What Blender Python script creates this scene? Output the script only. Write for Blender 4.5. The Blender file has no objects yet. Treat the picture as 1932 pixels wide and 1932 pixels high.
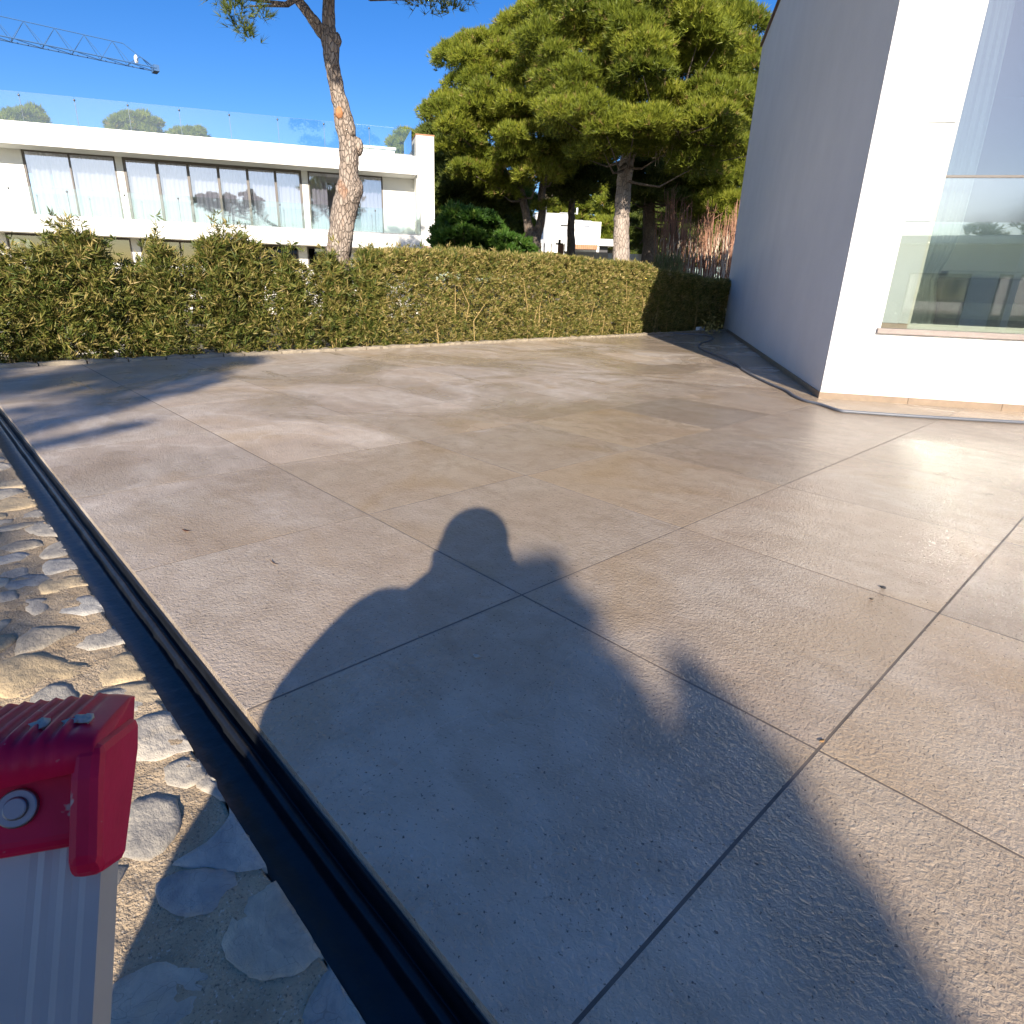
import bpy, bmesh, math, random
import numpy as np
from mathutils import Vector, Matrix, noise
SC = bpy.context.scene
COL = SC.collection
random.seed(7)
RNG = np.random.default_rng(11)
PI = math.pi
R = math.radians

# ------------------------------------------------------------------ camera
CAM_H = 1.2
F, CC = 1174.73, 966.0          # focal length and centre, in pixels of a 1932 px wide picture
PITCH, ROLL, YAW = 0.35353, -0.034785, 2.376201
fw = np.array([math.cos(YAW) * math.cos(PITCH), math.sin(YAW) * math.cos(PITCH), -math.sin(PITCH)])
rt = np.array([math.sin(YAW), -math.cos(YAW), 0.0])
dn = np.cross(fw, rt)
cr_, sr_ = math.cos(ROLL), math.sin(ROLL)
CAMR = np.array([cr_ * rt + sr_ * dn, -sr_ * rt + cr_ * dn, fw])
cam_data = bpy.data.cameras.new('camera')
cam_data.sensor_width = 36.0
cam_data.lens = 36.0 * F / 1932.0
cam_data.clip_start = 0.03
cam_data.clip_end = 3000
cam = bpy.data.objects.new('camera', cam_data)
COL.objects.link(cam)
m3 = Matrix([list(v) for v in np.array([CAMR[0], -CAMR[1], -CAMR[2]]).T])
cam.matrix_world = Matrix.Translation((0, 0, CAM_H)) @ m3.to_4x4()
SC.camera = cam

# ------------------------------------------------------------------ light
SUN_AZ, SUN_EL = R(-42.3), R(22.0)
world = bpy.data.worlds.new('World')
SC.world = world
world.use_nodes = True
wn = world.node_tree.nodes
wl = world.node_tree.links
sky = wn.new('ShaderNodeTexSky')
sky.sky_type = 'NISHITA'
sky.sun_disc = False
sky.sun_elevation = SUN_EL
sky.sun_rotation = math.atan2(math.cos(SUN_AZ), math.sin(SUN_AZ))
sky.air_density = 0.8
sky.dust_density = 0.3
sky.ozone_density = 2.5
hsv = wn.new('ShaderNodeHueSaturation')
hsv.inputs['Saturation'].default_value = 1.34
hsv.inputs['Hue'].default_value = .512
wl.new(sky.outputs[0], hsv.inputs['Color'])
wl.new(hsv.outputs[0], wn['Background'].inputs[0])
wn['Background'].inputs[1].default_value = 0.082
sun_d = bpy.data.lights.new('sun', 'SUN')
sun_d.energy = 4.2
sun_d.angle = R(0.53)
sun_d.color = (1.0, 0.90, 0.76)
sun = bpy.data.objects.new('sun', sun_d)
COL.objects.link(sun)
sdir = Vector((math.cos(SUN_AZ) * math.cos(SUN_EL), math.sin(SUN_AZ) * math.cos(SUN_EL), math.sin(SUN_EL)))
sun.rotation_euler = sdir.to_track_quat('Z', 'Y').to_euler()
sun.location = (20, -18, 15)
SC.view_settings.view_transform = 'Standard'
SC.view_settings.look = 'None'
SC.view_settings.gamma = 1
SC.view_settings.exposure = 1.06
SC.view_settings.use_curve_mapping = False
SC.cycles.use_denoising = True
SC.cycles.max_bounces = 8
SC.cycles.transparent_max_bounces = 12
SC.cycles.sample_clamp_indirect = 60.0
SC.cycles.blur_glossy = 0.0

SD = np.array([math.cos(SUN_AZ + PI), math.sin(SUN_AZ + PI)])     # horizontal travel of sunlight
SN = np.array([SD[1], -SD[0]])                                    # to its right
TAN = math.tan(SUN_EL)

def sunpos(lat, h, dist):
    """a point dist metres sunward of the camera whose shadow passes (lat, h) beside the camera"""
    p = -SD * dist + SN * lat
    return np.array([p[0], p[1], h + dist * TAN])

# ------------------------------------------------------------------ helpers
def ray(u, v):
    return CAMR.T @ np.array([(u - CC) / F, (v - CC) / F, 1.0])

def at(u, v, d):
    r = ray(u, v)
    k = d / math.hypot(r[0], r[1])
    return np.array([0, 0, CAM_H]) + r * k

def gnd(u, v, z=0.0):
    r = ray(u, v)
    return np.array([0, 0, CAM_H]) + r * ((z - CAM_H) / r[2])

def norm(a):
    a = np.asarray(a, float)
    return a / np.linalg.norm(a)

class Pl:
    """a vertical plane through p0 with horizontal direction az: loc(s, out, z)"""
    def __init__(s, p0, az):
        s.p = np.array([p0[0], p0[1], 0.0])
        s.t = np.array([math.cos(az), math.sin(az), 0.0])
        s.n = np.array([math.sin(az), -math.cos(az), 0.0])
        if s.n @ (np.array([0, 0, 0]) - s.p) < 0:
            s.n = -s.n
    def loc(s, a, out, z):
        return s.p + s.t * a + s.n * out + np.array([0, 0, z])
    def hit(s, u, v, out=0.0):
        r = ray(u, v)
        q = s.p + s.n * out
        k = (s.n @ (q - np.array([0, 0, CAM_H]))) / (s.n @ r)
        w = np.array([0, 0, CAM_H]) + r * k
        return (w - q) @ s.t, w[2]

class MB:
    def __init__(s):
        s.v = []; s.f = []
    def add(s, vs, fs):
        o = len(s.v)
        s.v += [tuple(map(float, p)) for p in vs]
        s.f += [tuple(i + o for i in f) for f in fs]
        return s
    def box(s, x0, x1, y0, y1, z0, z1):
        vs = [(x, y, z) for z in (z0, z1) for y in (y0, y1) for x in (x0, x1)]
        return s.add(vs, [(0, 2, 3, 1), (4, 5, 7, 6), (0, 1, 5, 4), (2, 6, 7, 3), (0, 4, 6, 2), (1, 3, 7, 5)])
    def pbox(s, pl, a0, a1, o0, o1, z0, z1):
        vs = [pl.loc(a, o, z) for z in (z0, z1) for o in (o0, o1) for a in (a0, a1)]
        return s.add(vs, [(0, 2, 3, 1), (4, 5, 7, 6), (0, 1, 5, 4), (2, 6, 7, 3), (0, 4, 6, 2), (1, 3, 7, 5)])
    def prism(s, pts, off):
        """polygon of 3-D points, extruded by off"""
        n = len(pts)
        off = np.asarray(off, float)
        vs = [np.asarray(p, float) for p in pts] + [np.asarray(p, float) + off for p in pts]
        fs = [tuple(range(n)), tuple(range(2 * n - 1, n - 1, -1))]
        fs += [(i, i + n, (i + 1) % n + n, (i + 1) % n) for i in range(n)]
        return s.add(vs, fs)
    def tube(s, pts, rad, seg=8, bump=0.0, cap=True):
        pts = [np.asarray(p, float) for p in pts]
        if not hasattr(rad, '__len__'):
            rad = [rad] * len(pts)
        n = len(pts)
        ref = np.array([0.13, 0.27, 0.95])
        o = len(s.v)
        prev = None
        for i in range(n):
            d = norm(pts[min(i + 1, n - 1)] - pts[max(i - 1, 0)])
            if prev is None:
                a = ref if abs(d @ ref) < 0.9 else np.array([1.0, 0, 0])
                x = norm(np.cross(a, d))
            else:
                x = norm(prev - d * (prev @ d))
            prev = x
            y = np.cross(d, x)
            for k in range(seg):
                t = 2 * PI * k / seg
                dd = x * math.cos(t) + y * math.sin(t)
                r = rad[i]
                if bump:
                    q = pts[i] + dd * r
                    r *= 1 + bump * noise.noise(Vector(q * 5.0)) + bump * .5 * noise.noise(Vector(q * 17.0))
                s.v.append(tuple(pts[i] + dd * r))
        for i in range(n - 1):
            for k in range(seg):
                a = o + i * seg + k; b = o + i * seg + (k + 1) % seg
                s.f.append((a, b, b + seg, a + seg))
        if cap:
            s.f.append(tuple(o + k for k in range(seg - 1, -1, -1)))
            s.f.append(tuple(o + (n - 1) * seg + k for k in range(seg)))
        return s
    def ball(s, c, r, nu=10, nv=6, bump=0.0):
        o = len(s.v)
        r = np.array(r if hasattr(r, '__len__') else (r, r, r), float)
        c = np.asarray(c, float)
        for j in range(1, nv):
            for i in range(nu):
                th = PI * j / nv; ph = 2 * PI * i / nu
                d = np.array([math.sin(th) * math.cos(ph), math.sin(th) * math.sin(ph), math.cos(th)])
                k = 1 + bump * noise.noise(Vector(c + d * 3))
                s.v.append(tuple(c + d * r * k))
        s.v.append(tuple(c + [0, 0, r[2]])); s.v.append(tuple(c - [0, 0, r[2]]))
        T, B = len(s.v) - 2, len(s.v) - 1
        for j in range(nv - 2):
            for i in range(nu):
                a = o + j * nu + i; b = o + j * nu + (i + 1) % nu
                s.f.append((a, a + nu, b + nu, b))
        for i in range(nu):
            s.f.append((T, o + i, o + (i + 1) % nu))
            e = o + (nv - 2) * nu
            s.f.append((B, e + (i + 1) % nu, e + i))
        return s
    def mesh(s, name, mat, smooth=False):
        me = bpy.data.meshes.new(name)
        me.from_pydata(s.v, [], s.f)
        bm = bmesh.new(); bm.from_mesh(me)
        bmesh.ops.recalc_face_normals(bm, faces=bm.faces)
        bm.to_mesh(me); bm.free()
        if smooth:
            me.polygons.foreach_set('use_smooth', [True] * len(me.polygons))
        for m in (mat if isinstance(mat, (list, tuple)) else [mat]):
            me.materials.append(m)
        return me
    def build(s, name, mat, parent=None, smooth=False, bevel=0.0):
        o = bpy.data.objects.new(name, s.mesh(name, mat, smooth))
        COL.objects.link(o)
        o.parent = parent
        if bevel:
            b = o.modifiers.new('bevel', 'BEVEL'); b.width = bevel; b.segments = 2; b.limit_method = 'ANGLE'
        return o

def tri_mesh(name, V, T, mat, rnd=None, parent=None):
    """fast triangle mesh from numpy arrays, with a per-vertex random tint attribute"""
    me = bpy.data.meshes.new(name)
    V = np.ascontiguousarray(V, np.float32); T = np.ascontiguousarray(T, np.int32)
    me.vertices.add(len(V)); me.vertices.foreach_set('co', V.ravel())
    me.loops.add(T.size); me.loops.foreach_set('vertex_index', T.ravel())
    me.polygons.add(len(T)); me.polygons.foreach_set('loop_start', np.arange(0, T.size, 3, dtype=np.int32))
    me.update(calc_edges=True)
    if rnd is not None:
        at_ = me.attributes.new('tint', 'FLOAT', 'POINT')
        at_.data.foreach_set('value', np.ascontiguousarray(rnd, np.float32))
    me.materials.append(mat)
    o = bpy.data.objects.new(name, me)
    COL.objects.link(o)
    o.parent = parent
    return o

def tag(o, label=None, cat=None, group=None, kind=None):
    if label: o['label'] = label
    if cat: o['category'] = cat
    if group: o['group'] = group
    if kind: o['kind'] = kind
    return o

def thing(name, label, cat, loc=(0, 0, 0), group=None):
    """an Empty; its parts are modelled in world coordinates, so it sits at the origin of its parts"""
    o = bpy.data.objects.new(name, None)
    o.empty_display_size = 0.2
    COL.objects.link(o)
    return tag(o, label, cat, group)

def settle(root, loc):
    """move the Empty to the thing's base while its parts stay where they are"""
    root.location = loc
    inv = Matrix.Translation(Vector(loc)).inverted()
    for ch in root.children:
        ch.matrix_parent_inverse = inv
    return root

def link_copy(src_mesh, name, parent=None, loc=None):
    o = bpy.data.objects.new(name, src_mesh)
    COL.objects.link(o)
    o.parent = parent
    if loc is not None: o.location = loc
    return o

# ------------------------------------------------------------------ materials
class NT:
    def __init__(s, name):
        s.m = bpy.data.materials.new(name); s.m.use_nodes = True
        s.n = s.m.node_tree.nodes; s.l = s.m.node_tree.links
        s.b = s.n['Principled BSDF']
    def new(s, t, **k):
        o = s.n.new(t)
        for a, b in k.items():
            if a in o.inputs: o.inputs[a].default_value = b
            else: setattr(o, a, b)
        return o
    def pos(s, scale=(1, 1, 1)):
        g = s.new('ShaderNodeNewGeometry'); mp = s.new('ShaderNodeMapping')
        mp.inputs['Scale'].default_value = scale
        s.l.new(g.outputs['Position'], mp.inputs[0]); return mp.outputs[0]
    def noise(s, vec, scale, detail=4, rough=.55, dist=0.0):
        t = s.new('ShaderNodeTexNoise'); t.inputs['Scale'].default_value = scale
        t.inputs['Detail'].default_value = detail; t.inputs['Roughness'].default_value = rough
        t.inputs['Distortion'].default_value = dist
        s.l.new(vec, t.inputs['Vector']); return t.outputs['Fac']
    def ramp(s, fac, stops):
        r = s.new('ShaderNodeValToRGB'); e = r.color_ramp.elements
        while len(e) < len(stops): e.new(0.5)
        for i, (p, c) in enumerate(stops):
            e[i].position = p
            e[i].color = (c, c, c, 1) if not hasattr(c, '__len__') else (*c, 1)
        s.l.new(fac, r.inputs[0]); return r.outputs[0]
    def mix(s, fac, a, b, mode='MIX'):
        x = s.new('ShaderNodeMix'); x.data_type = 'RGBA'; x.blend_type = mode
        for i, q in ((0, fac), (6, a), (7, b)):
            if hasattr(q, 'is_linked') or hasattr(q, 'links'): s.l.new(q, x.inputs[i])
            elif i == 0: x.inputs[0].default_value = q
            else: x.inputs[i].default_value = (*q, 1)
        return x.outputs[2]
    def math(s, op, a, b=0.0, c=None):
        x = s.new('ShaderNodeMath'); x.operation = op
        for i, q in enumerate((a, b) if c is None else (a, b, c)):
            if hasattr(q, 'links'): s.l.new(q, x.inputs[i])
            else: x.inputs[i].default_value = q
        return x.outputs[0]
    def bump(s, h, strength, dist, prev=None):
        b = s.new('ShaderNodeBump'); b.inputs['Strength'].default_value = strength; b.inputs['Distance'].default_value = dist
        s.l.new(h, b.inputs['Height'])
        if prev is not None: s.l.new(prev, b.inputs['Normal'])
        return b.outputs[0]
    def set(s, k, v):
        i = s.b.inputs[k]
        if hasattr(v, 'links'): s.l.new(v, i)
        elif hasattr(v, '__len__'): i.default_value = (*v, 1) if len(v) == 3 else v
        else: i.default_value = v
        return s

def simple(name, col, rough=.6, metal=0.0, spec=.5, var=0.0, vscale=3.0, bscale=0, bdist=0.002, bstr=.5):
    t = NT(name)
    p = t.pos()
    if var:
        f = t.noise(p, vscale, 5)
        t.set('Base Color', t.mix(t.ramp(f, [(.3, 0.0), (.7, 1.0)]), [c * (1 - var) for c in col], [min(1, c * (1 + var)) for c in col]))
    else:
        t.set('Base Color', col)
    t.set('Roughness', rough).set('Metallic', metal).set('Specular IOR Level', spec)
    if bscale:
        t.set('Normal', t.bump(t.noise(p, bscale, 3), bstr, bdist))
    return t.m

def mat_deck():
    t = NT('wet_concrete'); p = t.pos()
    oi = t.new('ShaderNodeObjectInfo')
    off = t.new('ShaderNodeVectorMath'); off.operation = 'MULTIPLY_ADD'
    comb = t.new('ShaderNodeCombineXYZ')
    t.l.new(oi.outputs['Random'], comb.inputs[0]); t.l.new(oi.outputs['Random'], comb.inputs[1])
    t.l.new(comb.outputs[0], off.inputs[0]); off.inputs[1].default_value = (37, 53, 0)
    t.l.new(p, off.inputs[2]); q = off.outputs[0]
    big = t.noise(q, 1.3, 5, .6, .6)
    med = t.noise(p, 7, 5, .65, .3)
    c = t.mix(t.ramp(big, [(.35, 0.0), (.68, 1.0)]), (.60, .485, .37), (.69, .60, .49))
    c = t.mix(t.math('MULTIPLY', t.ramp(med, [(.42, 1.0), (.56, 0.0)]), .35), c, (.47, .38, .28))
    stain = t.noise(q, .9, 3, .5, 1.0)
    c = t.mix(t.math('MULTIPLY', t.ramp(stain, [(.56, 0.0), (.70, 1.0)]), .55), c, (.54, .40, .24))
    # per slab tint
    c = t.mix(1.0, c, t.ramp(oi.outputs['Random'], [(0, (.79, .79, .80)), (.35, (1.0, .955, .89)), (.65, (.89, .885, .90)), (1, (1.08, 1.05, 1.02))]), 'MULTIPLY')
    # speckles and pits
    sp = t.noise(p, 95, 2, .5)
    c = t.mix(t.ramp(sp, [(.29, 1.0), (.35, 0.0)]), c, (.17, .14, .11))
    c = t.mix(t.math('MULTIPLY', t.ramp(t.noise(p, 34, 4, .7), [(.30, 1.0), (.38, 0.0)]), .5), c, (.25, .20, .16))
    lt = t.noise(p, 60, 2, .5)
    c = t.mix(t.math('MULTIPLY', t.ramp(lt, [(.68, 0.0), (.76, 1.0)]), .5), c, (.78, .72, .64))
    # water: film in large patches, more of it on the house side and in the far left
    sx = t.new('ShaderNodeSeparateXYZ'); t.l.new(t.pos(), sx.inputs[0])
    house = t.math('SUBTRACT', t.math('MULTIPLY', sx.outputs[0], .10), -.30)
    wet = t.math('ADD', t.noise(p, .55, 4, .55, .8), t.math('MULTIPLY', t.math('ADD', sx.outputs[1], sx.outputs[0]), .018))
    dv = t.new('ShaderNodeVectorMath'); dv.operation = 'DISTANCE'; t.l.new(t.pos(), dv.inputs[0]); dv.inputs[1].default_value = (-1.0, 4.6, 0)
    dv2 = t.new('ShaderNodeVectorMath'); dv2.operation = 'DISTANCE'; t.l.new(t.pos(), dv2.inputs[0]); dv2.inputs[1].default_value = (-9.5, 1.5, 0)
    wet = t.math('ADD', wet, t.math('ADD', t.ramp(t.math('DIVIDE', dv.outputs['Value'], 4.0), [(.45, .36), (1.0, 0.0)]), t.ramp(t.math('DIVIDE', dv2.outputs['Value'], 5.0), [(.3, .06), (.95, 0.0)])))
    wetm = t.ramp(wet, [(.42, 0.0), (.60, 1.0)])
    strk = t.noise(t.pos((.35, 1.6, 1)), 1.6, 4, .6, .5)
    wetm2 = t.math('MAXIMUM', t.math('MULTIPLY', wetm, .9), t.ramp(strk, [(.58, 0.0), (.72, .9)]))
    edge = t.noise(t.pos((.5, 1.4, 1)), 2.2, 6, .65, 1.5)
    c = t.mix(t.math('MULTIPLY', t.ramp(edge, [(.52, 0.0), (.60, 1.0)]), .30), c, t.mix(1.0, c, (.74, .70, .64), 'MULTIPLY'))
    c = t.mix(wetm2, c, t.mix(1.0, c, (.74, .71, .67), 'MULTIPLY'))
    tide = t.ramp(wet, [(.405, 0.0), (.42, 1.0), (.435, 0.0)])
    c = t.mix(t.math('MULTIPLY', tide, .22), c, (.80, .74, .66))
    t.set('Base Color', c)
    ro = t.math('SUBTRACT', .48, t.math('MULTIPLY', wetm2, .39))
    t.set('Roughness', ro).set('Specular IOR Level', .5)
    b1 = t.bump(t.noise(p, 120, 2, .5), .7, .003)
    b2 = t.bump(t.noise(t.pos((1, 1, 1)), 58, 3, .65, .7), .85, .007, b1)
    b3 = t.bump(t.noise(p, 4, 3), .35, .006, b2)
    t.set('Normal', b3)
    return t.m

def mat_plaster(name='white_plaster', col=(.70, .69, .67), rough_edge=True):
    t = NT(name); p = t.pos()
    f = t.noise(p, 1.2, 4, .6)
    c = t.mix(t.ramp(f, [(.3, 0.0), (.75, 1.0)]), [x * .95 for x in col], [min(1, x * 1.03) for x in col])
    d = t.noise(t.pos((3, 3, .6)), 2.0, 4, .6)
    sx = t.new('ShaderNodeSeparateXYZ'); t.l.new(p, sx.inputs[0])
    low = t.ramp(sx.outputs[2], [(.05, 1.0), (.45, 0.0)])
    c = t.mix(t.math('MULTIPLY', t.math('MULTIPLY', low, d), .55), c, (.70, .60, .48))
    t.set('Base Color', c).set('Roughness', .85).set('Specular IOR Level', .25)
    b = t.bump(t.noise(p, 85, 3, .6), .7, .004)
    b = t.bump(t.noise(p, 16, 3, .6), .5, .008, b)
    t.set('Normal', b)
    return t.m

def mat_leaf(name, stops, transl=.25, rough=.5):
    t = NT(name)
    a = t.new('ShaderNodeAttribute'); a.attribute_name = 'tint'
    c = t.ramp(a.outputs['Fac'], stops)
    t.set('Base Color', c).set('Roughness', rough).set('Specular IOR Level', .35)
    tr = t.new('ShaderNodeBsdfTranslucent'); t.l.new(c, tr.inputs[0])
    mx = t.new('ShaderNodeMixShader'); mx.inputs[0].default_value = transl
    t.l.new(t.b.outputs[0], mx.inputs[1]); t.l.new(tr.outputs[0], mx.inputs[2])
    t.l.new(mx.outputs[0], t.n['Material Output'].inputs[0])
    return t.m

def mat_bark(name, c1, c2, c3, sc=6.0):
    t = NT(name); p = t.pos((1, 1, .45))
    f = t.noise(p, sc, 5, .6, .6)
    c = t.mix(t.ramp(f, [(.35, 0.0), (.65, 1.0)]), c1, c2)
    vo = t.new('ShaderNodeTexVoronoi'); vo.feature = 'DISTANCE_TO_EDGE'; vo.inputs['Scale'].default_value = sc * 3
    t.l.new(p, vo.inputs['Vector'])
    edge = t.ramp(vo.outputs['Distance'], [(.0, 1.0), (.09, 0.0)])
    c = t.mix(t.math('MULTIPLY', edge, .75), c, [x * .3 for x in c1])
    c = t.mix(t.ramp(t.noise(p, sc * .6, 3), [(.60, 0.0), (.70, .8)]), c, c3)
    t.set('Base Color', c).set('Roughness', .9)
    b = t.bump(t.math('MINIMUM', vo.outputs['Distance'], .15), 1.0, .12)
    t.set('Normal', t.bump(f, .7, .05, b))
    return t.m

def mat_glass(name, tint=(.90, .97, .94), alpha_mix=.0, rough=.0):
    """thin architectural pane: clear, tinted, with real Fresnel reflection"""
    t = NT(name); t.n.remove(t.b)
    tr = t.new('ShaderNodeBsdfTransparent'); tr.inputs[0].default_value = (*tint, 1)
    gl = t.new('ShaderNodeBsdfGlossy'); gl.inputs['Roughness'].default_value = rough
    gl.inputs['Color'].default_value = (1, 1, 1, 1)
    fr = t.new('ShaderNodeFresnel'); fr.inputs[0].default_value = 1.55
    k = t.math('ADD', t.math('MULTIPLY', fr.outputs[0], 1.5), alpha_mix)
    cl = t.math('MINIMUM', k, 1.0)
    mx = t.new('ShaderNodeMixShader'); t.l.new(cl, mx.inputs[0])
    t.l.new(tr.outputs[0], mx.inputs[1]); t.l.new(gl.outputs[0], mx.inputs[2])
    t.l.new(mx.outputs[0], t.n['Material Output'].inputs[0])
    return t.m

def mat_stone():
    t = NT('wall_stone'); p = t.pos()
    oi = t.new('ShaderNodeObjectInfo')
    base = t.ramp(oi.outputs['Random'], [(0, (.44, .42, .38)), (.3, (.56, .50, .40)), (.5, (.62, .47, .26)), (.7, (.38, .385, .375)), (.85, (.50, .49, .46)), (1, (.64, .57, .46))])
    f = t.noise(p, 9, 6, .65, .8)
    c = t.mix(t.ramp(f, [(.3, 0.0), (.7, 1.0)]), t.mix(1.0, base, (.58, .57, .58), 'MULTIPLY'), t.mix(1.0, base, (1.25, 1.18, 1.06), 'MULTIPLY'))
    c = t.mix(t.math('MULTIPLY', t.ramp(t.noise(p, 5, 3), [(.58, 0.0), (.7, 1.0)]), .5), c, (.50, .38, .22))
    v = t.new('ShaderNodeTexVoronoi'); v.feature = 'DISTANCE_TO_EDGE'; v.inputs['Scale'].default_value = 9
    wv = t.new('ShaderNodeVectorMath'); wv.operation = 'ADD'
    nz = t.new('ShaderNodeTexNoise'); nz.inputs['Scale'].default_value = 6; t.l.new(p, nz.inputs['Vector'])
    t.l.new(p, wv.inputs[0]); t.l.new(nz.outputs['Color'], wv.inputs[1]); t.l.new(wv.outputs[0], v.inputs['Vector'])
    crack = t.ramp(v.outputs['Distance'], [(.0, 1.0), (.012, 0.0)])
    c = t.mix(t.math('MULTIPLY', crack, .5), c, (.15, .13, .11))
    t.set('Base Color', c).set('Roughness', .75)
    b = t.bump(t.noise(t.pos((1, 1.6, 1)), 34, 6, .7, .1), .8, .010)
    t.set('Normal', t.bump(t.noise(p, 130, 2), .4, .002, b))
    return t.m

def mat_mortar():
    t = NT('sandy_mortar'); p = t.pos()
    f = t.noise(p, 7, 5, .6)
    c = t.mix(t.ramp(f, [(.3, 0.0), (.7, 1.0)]), (.38, .275, .165), (.57, .435, .28))
    g = t.noise(p, 170, 2, .5)
    c = t.mix(t.ramp(g, [(.28, .8), (.42, 0.0)]), c, (.12, .095, .07))
    c = t.mix(t.ramp(t.noise(p, 140, 2, .5), [(.62, 0.0), (.72, .7)]), c, (.66, .58, .46))
    t.set('Base Color', c).set('Roughness', .95)
    b = t.bump(t.noise(p, 150, 3, .6), 1.0, .006)
    t.set('Normal', t.bump(t.noise(p, 40, 3, .6), .8, .01, b))
    return t.m

M_DECK = mat_deck()
M_GROUT = simple('grout', (.16, .13, .105), .8, var=.25, vscale=9)
M_PLASTER = mat_plaster()
M_FARWHITE = mat_plaster('white_render', (.80, .79, .75))
M_SKIRT = simple('travertine_skirting', (.25, .18, .12), .5, var=.14, vscale=9, bscale=60)
M_SILL = simple('marble_sill', (.27, .225, .20), .4, var=.07, vscale=12)
M_PANEL = simple('white_lacquer', (.84, .85, .84), .35)
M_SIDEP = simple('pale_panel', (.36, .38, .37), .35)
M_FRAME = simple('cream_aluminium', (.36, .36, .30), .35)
M_DARKFRAME = simple('brown_aluminium', (.10, .085, .075), .45)
M_GLASS = mat_glass('window_glass', (.74, .78, .75), .22, .11)
M_GUARD = mat_glass('guard_glass', (.92, .97, .96), .0)
M_CLEAR = mat_glass('upper_window_glass', (.62, .68, .70), .16, .0)
M_GUARD2 = mat_glass('deck_guard_glass', (.95, .98, .965), .04, .0)
M_HGLASS = mat_glass('pane_glass', (.88, .88, .94), .15)
M_CURTAIN = mat_leaf('sheer_curtain', [(0, (.84, .85, .83)), (1, (.84, .85, .83))], .5, .9)
M_COPING = simple('brown_coping', (.17, .10, .07), .7, var=.2)
M_BLACK = simple('black_membrane', (.012, .014, .018), .32, var=.3, vscale=12, bscale=18, bdist=.006)
M_EDGE = simple('slab_edge', (.46, .42, .36), .7, var=.25, vscale=11, bscale=50)
M_STONE = mat_stone()
M_MORTAR = mat_mortar()
M_RIM = simple('rim_stone', (.36, .30, .22), .8, var=.25, vscale=6, bscale=30, bdist=.008)
M_SOIL = simple('garden_soil', (.13, .095, .06), .95, var=.35, vscale=4, bscale=20, bdist=.02)
M_FIELD = simple('dry_ground', (.17, .145, .085), .95, var=.3, vscale=.6, bscale=8, bdist=.03)
M_HEDGE = mat_leaf('hedge_leaf', [(0, (.030, .055, .010)), (.3, (.085, .120, .022)), (.55, (.19, .19, .04)), (.78, (.38, .30, .10)), (1, (.55, .42, .20))], .25)
M_CANE = simple('bamboo_cane', (.38, .27, .10), .6, var=.25, vscale=14)
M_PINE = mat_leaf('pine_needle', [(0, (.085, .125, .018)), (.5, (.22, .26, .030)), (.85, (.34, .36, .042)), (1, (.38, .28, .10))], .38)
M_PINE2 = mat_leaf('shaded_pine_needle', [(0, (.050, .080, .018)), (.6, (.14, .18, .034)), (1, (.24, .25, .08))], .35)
M_BUSH = mat_leaf('broad_leaf', [(0, (.03, .085, .012)), (.6, (.075, .16, .02)), (1, (.15, .22, .04))], .3)
M_CYP = mat_leaf('cypress_leaf', [(0, (.03, .06, .012)), (1, (.09, .13, .03))], .15)
M_YEL = mat_leaf('yellow_leaf', [(0, (.38, .30, .08)), (1, (.62, .50, .18))], .3)
M_REED = mat_leaf('reed_leaf', [(0, (.14, .19, .06)), (1, (.35, .36, .16))], .3)
M_BARK = mat_bark('pine_bark', (.27, .205, .16), (.42, .35, .29), (.36, .20, .12))
M_BARKD = mat_bark('grey_bark', (.16, .125, .10), (.27, .22, .18), (.20, .12, .08), 4)
M_BARKL = mat_bark('pale_bark', (.34, .27, .22), (.50, .42, .36), (.40, .26, .18), 3)
M_SCAR = simple('pruning_scar', (.42, .19, .08), .8, var=.35, vscale=18, bscale=30, bdist=.01)
M_TWIG = simple('red_twig', (.33, .17, .11), .8, var=.3, vscale=5)
M_TWIGP = simple('pale_twig', (.62, .50, .38), .8, var=.2, vscale=5)
M_HOSE = simple('hose_rubber', (.13, .14, .165), .42, var=.1)
M_RED = None
M_ALU = simple('ladder_aluminium', (.46, .44, .40), .5, metal=.25, var=.05, vscale=30)
M_STEEL = simple('steel', (.24, .24, .25), .4, metal=.9)
M_JOINT = simple('glass_joint', (.10, .14, .18), .5)
M_CRANE = simple('crane_paint', (.06, .15, .33), .6)
M_SOFA = simple('grey_cloth', (.07, .075, .07), .9)
M_BED = simple('pale_cloth', (.42, .42, .38), .9)
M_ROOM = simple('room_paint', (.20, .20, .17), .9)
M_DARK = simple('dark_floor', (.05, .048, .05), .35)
M_SHUT = simple('grey_shutter', (.42, .43, .45), .6)
M_AWN = simple('tan_awning', (.52, .30, .16), .9, var=.1)
M_TERRA = simple('terracotta', (.40, .20, .12), .85, var=.2)
M_CANVAS = simple('canvas', (.62, .48, .32), .9)
M_BROWNMETAL = simple('dark_iron', (.05, .045, .04), .6)

# ------------------------------------------------------------------ ground and terrain
g = MB()
g.add([(-900, -900, -.62), (900, -900, -.62), (900, 900, -.62), (-900, 900, -.62)], [(0, 1, 2, 3)])
tag(g.build('ground', M_FIELD), kind='structure')
# planting bed behind the far rim (raised a little over the field)
g = MB(); g.box(-13.2, -10.42, -9, 26, -.60, -.22)
tag(g.build('planting_bed', M_SOIL), kind='structure')
# garden side of the stone wall, where the photographer stands
g = MB(); g.box(-12, 8, -14, -.62, -.60, -.22)
tag(g.build('garden_path', M_MORTAR), kind='structure')

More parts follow.
